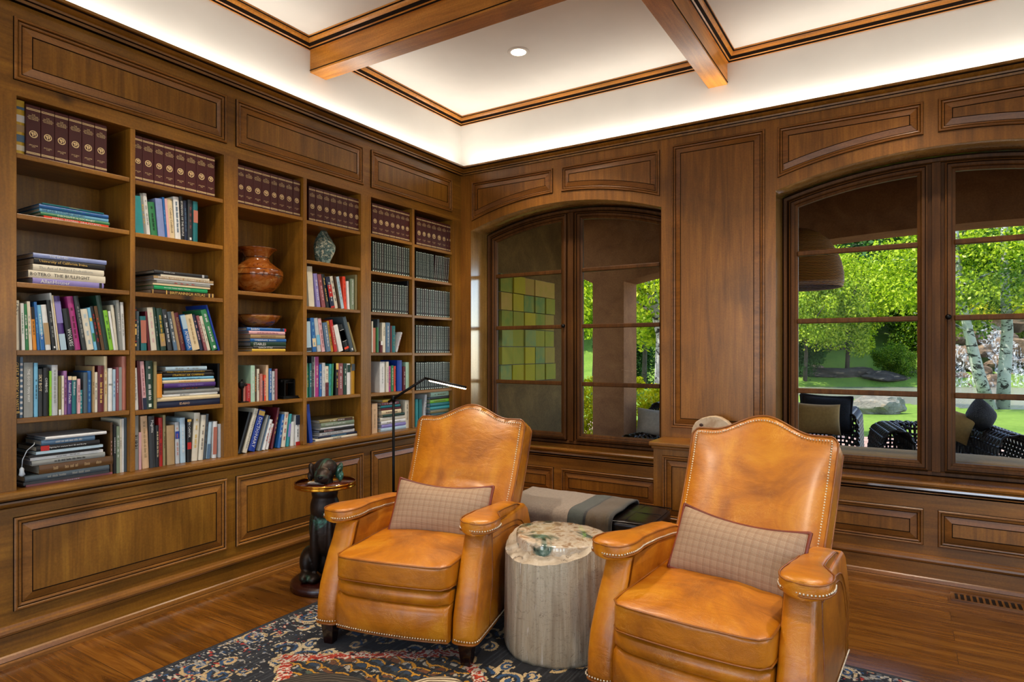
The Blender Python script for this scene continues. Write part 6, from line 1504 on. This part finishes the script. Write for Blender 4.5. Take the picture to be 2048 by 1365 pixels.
# two leaning aspens
def aspen(name, p, pts, rads, label, leaves):
    x, y = w2(*p); o = empty(name, (x, y, GZ-.05), 0, label, 'tree', 'white-barked aspens by the pond'); b = MB(); Q = [Vector((RV[0]*l_+FV[0]*t_, RV[1]*l_+FV[1]*t_, z)) for l_, t_, z in pts]; b.tube(Q, rads, 12)
    top = Q[-2]
    for q in range(9):
        a = rt.uniform(0,6.28); base = Q[2].lerp(Q[-1], q/9); L = rt.uniform(.9,1.9); b.tube([base, base+Vector((math.cos(a)*L*.5, math.sin(a)*L*.5, .35)), base+Vector((math.cos(a)*L, math.sin(a)*L, .45))], [.035,.022,.008], 5)
    b.build('trunk', [M['aspen']], o)
    f = bpy.data.objects.new('foliage', leaves); COL.objects.link(f); f.parent = o; f.location = Q[-3]+Vector((.1,0,.3)); return o
AL = foliage_mesh('foliage', 77, 9000, (2.3,2.0,1.7), .095, 44, M['leaf_bright']); AL2 = foliage_mesh('foliage', 78, 8000, (2.3,1.9,1.7), .095, 40, M['leaf_mid'])
aspen('aspen_tree', (12.15,16.), [(0,0,0),(-.28,0,.9),(-.55,0,2.0),(-.72,.1,3.1),(-.8,.1,4.4),(-.9,0,5.6)], [.155,.135,.11,.09,.07,.03], 'white-barked aspen leaning left beside the pond', AL)
aspen('aspen_tree', (12.55,16.1), [(0,0,0),(.04,0,.9),(.12,0,2.0),(.14,.1,3.1),(.1,.1,4.4),(.2,0,5.8)], [.155,.14,.125,.105,.08,.03], 'upright white-barked aspen, right one of the pair by the pond', AL2)
aspen('aspen_tree', (2.75,11.8), [(0,0,0),(.03,0,.9),(.05,0,1.8),(-.15,.1,2.8),(-.3,.1,3.9),(-.4,0,5.0)], [.12,.11,.10,.09,.07,.03], 'dark-footed aspen at the right edge of the left window', AL)
SKY, SUN, DAY, COVE, SPOT, EXPO = .45, 8., 26., 19., 150., 0.22
# ================================================================== LIGHT
w = bpy.data.worlds.new('world'); scene.world = w; w.use_nodes = True
nt = w.node_tree; bg = nt.nodes['Background']; sky = nt.nodes.new('ShaderNodeTexSky')
try:
    sky.sky_type = 'NISHITA'; sky.sun_disc = False; sky.sun_elevation = R_(52); sky.sun_rotation = R_(20); sky.altitude = 1500
except Exception: pass
nt.links.new(sky.outputs[0], bg.inputs[0]); bg.inputs[1].default_value = SKY
def light(name, ty, loc, rot=(0,0,0), **kw):
    l = bpy.data.lights.new(name, ty); o = bpy.data.objects.new(name, l); COL.objects.link(o)
    o.location = loc; o.rotation_euler = rot
    for k, v in kw.items(): setattr(l, k, v)
    return o
sd = Vector((.50, .36, -.95)).normalized()
s = light('sun', 'SUN', (5,20,20), energy=SUN, angle=R_(.6), color=(1,.94,.82)); s.rotation_euler = sd.to_track_quat('-Z','Y').to_euler()
# added area lights: cool daylight fill at assumed windows behind and beside the camera
light('daylight_fill_right_near', 'AREA', (XR+.12,-4.25,1.65), (0,R_(90),0), shape='RECTANGLE', size=2.1, size_y=1.9, energy=DAY*.6, color=(.80,.90,1))
light('daylight_fill_right_far', 'AREA', (XR+.12,-1.6,1.65), (0,R_(90),0), shape='RECTANGLE', size=2.1, size_y=1.8, energy=DAY*.55, color=(.80,.90,1))
light('daylight_fill_front_left', 'AREA', (1.7,YF-.12,1.5), (R_(90),0,0), shape='RECTANGLE', size=2.2, size_y=2.4, energy=DAY*1.4, color=(.84,.92,1))
light('daylight_fill_front_right', 'AREA', (4.7,YF-.12,1.5), (R_(90),0,0), shape='RECTANGLE', size=2.2, size_y=2.4, energy=DAY*1.2, color=(.84,.92,1))
# cove LED strips lying on the cornice
light('cove_light_left', 'AREA', (-.030,-3.75,3.034), (0,R_(180+15),0), shape='RECTANGLE', size=.03, size_y=7.4, energy=COVE, color=(1,.93,.83))
light('cove_light_back', 'AREA', (3.25,.030,3.034), (R_(180+15),0,0), shape='RECTANGLE', size=6.4, size_y=.03, energy=COVE*.9, color=(1,.93,.83))
# recessed downlights
k = 0
for x, y in ((1.04,-.74),(.95,-2.55),(1.04,-4.6),(3.4,-.80),(3.6,-3.1),(3.5,-5.6),(5.8,-1.5),(5.8,-4.5)):
    d = empty('downlight', (x,y,ZC), 0, ['round recessed downlight in the ceiling field above the corner','recessed downlight nearer the bookcase, above the frame','recessed downlight farther along the bookcase','recessed downlight above the right window','recessed downlight over the armchairs','recessed downlight behind the camera','recessed downlight by the right wall','recessed downlight in the far right field'][k], 'ceiling light', 'recessed ceiling downlights'); k += 1
    b = MB(); b.lathe([(.052,-.002),(.054,-.006),(.074,-.005),(.078,-.0005)], n=28, cap=False); b.build('trim_ring', [M['plaster']], d)
    b = MB(); b.lathe([(.0001,-.0035),(.053,-.0035)], n=28, cap=False); b.build('lens', [M['disc']], d)
    light('downlight_beam', 'SPOT', (x,y,ZC-.02), energy=SPOT, spot_size=R_(105), spot_blend=.7, shadow_soft_size=.06, color=(1,.86,.68))
vs = scene.view_settings; scene.display_settings.display_device = 'sRGB'
vs.view_transform = 'Standard'; vs.look = 'None'; vs.gamma = 1; vs.exposure = EXPO; vs.use_curve_mapping = False
scene.cycles.max_bounces = 7; scene.cycles.diffuse_bounces = 3; scene.cycles.glossy_bounces = 3; scene.cycles.transparent_max_bounces = 10
scene.cycles.caustics_reflective = False; scene.cycles.caustics_refractive = False; scene.cycles.sample_clamp_indirect = 6
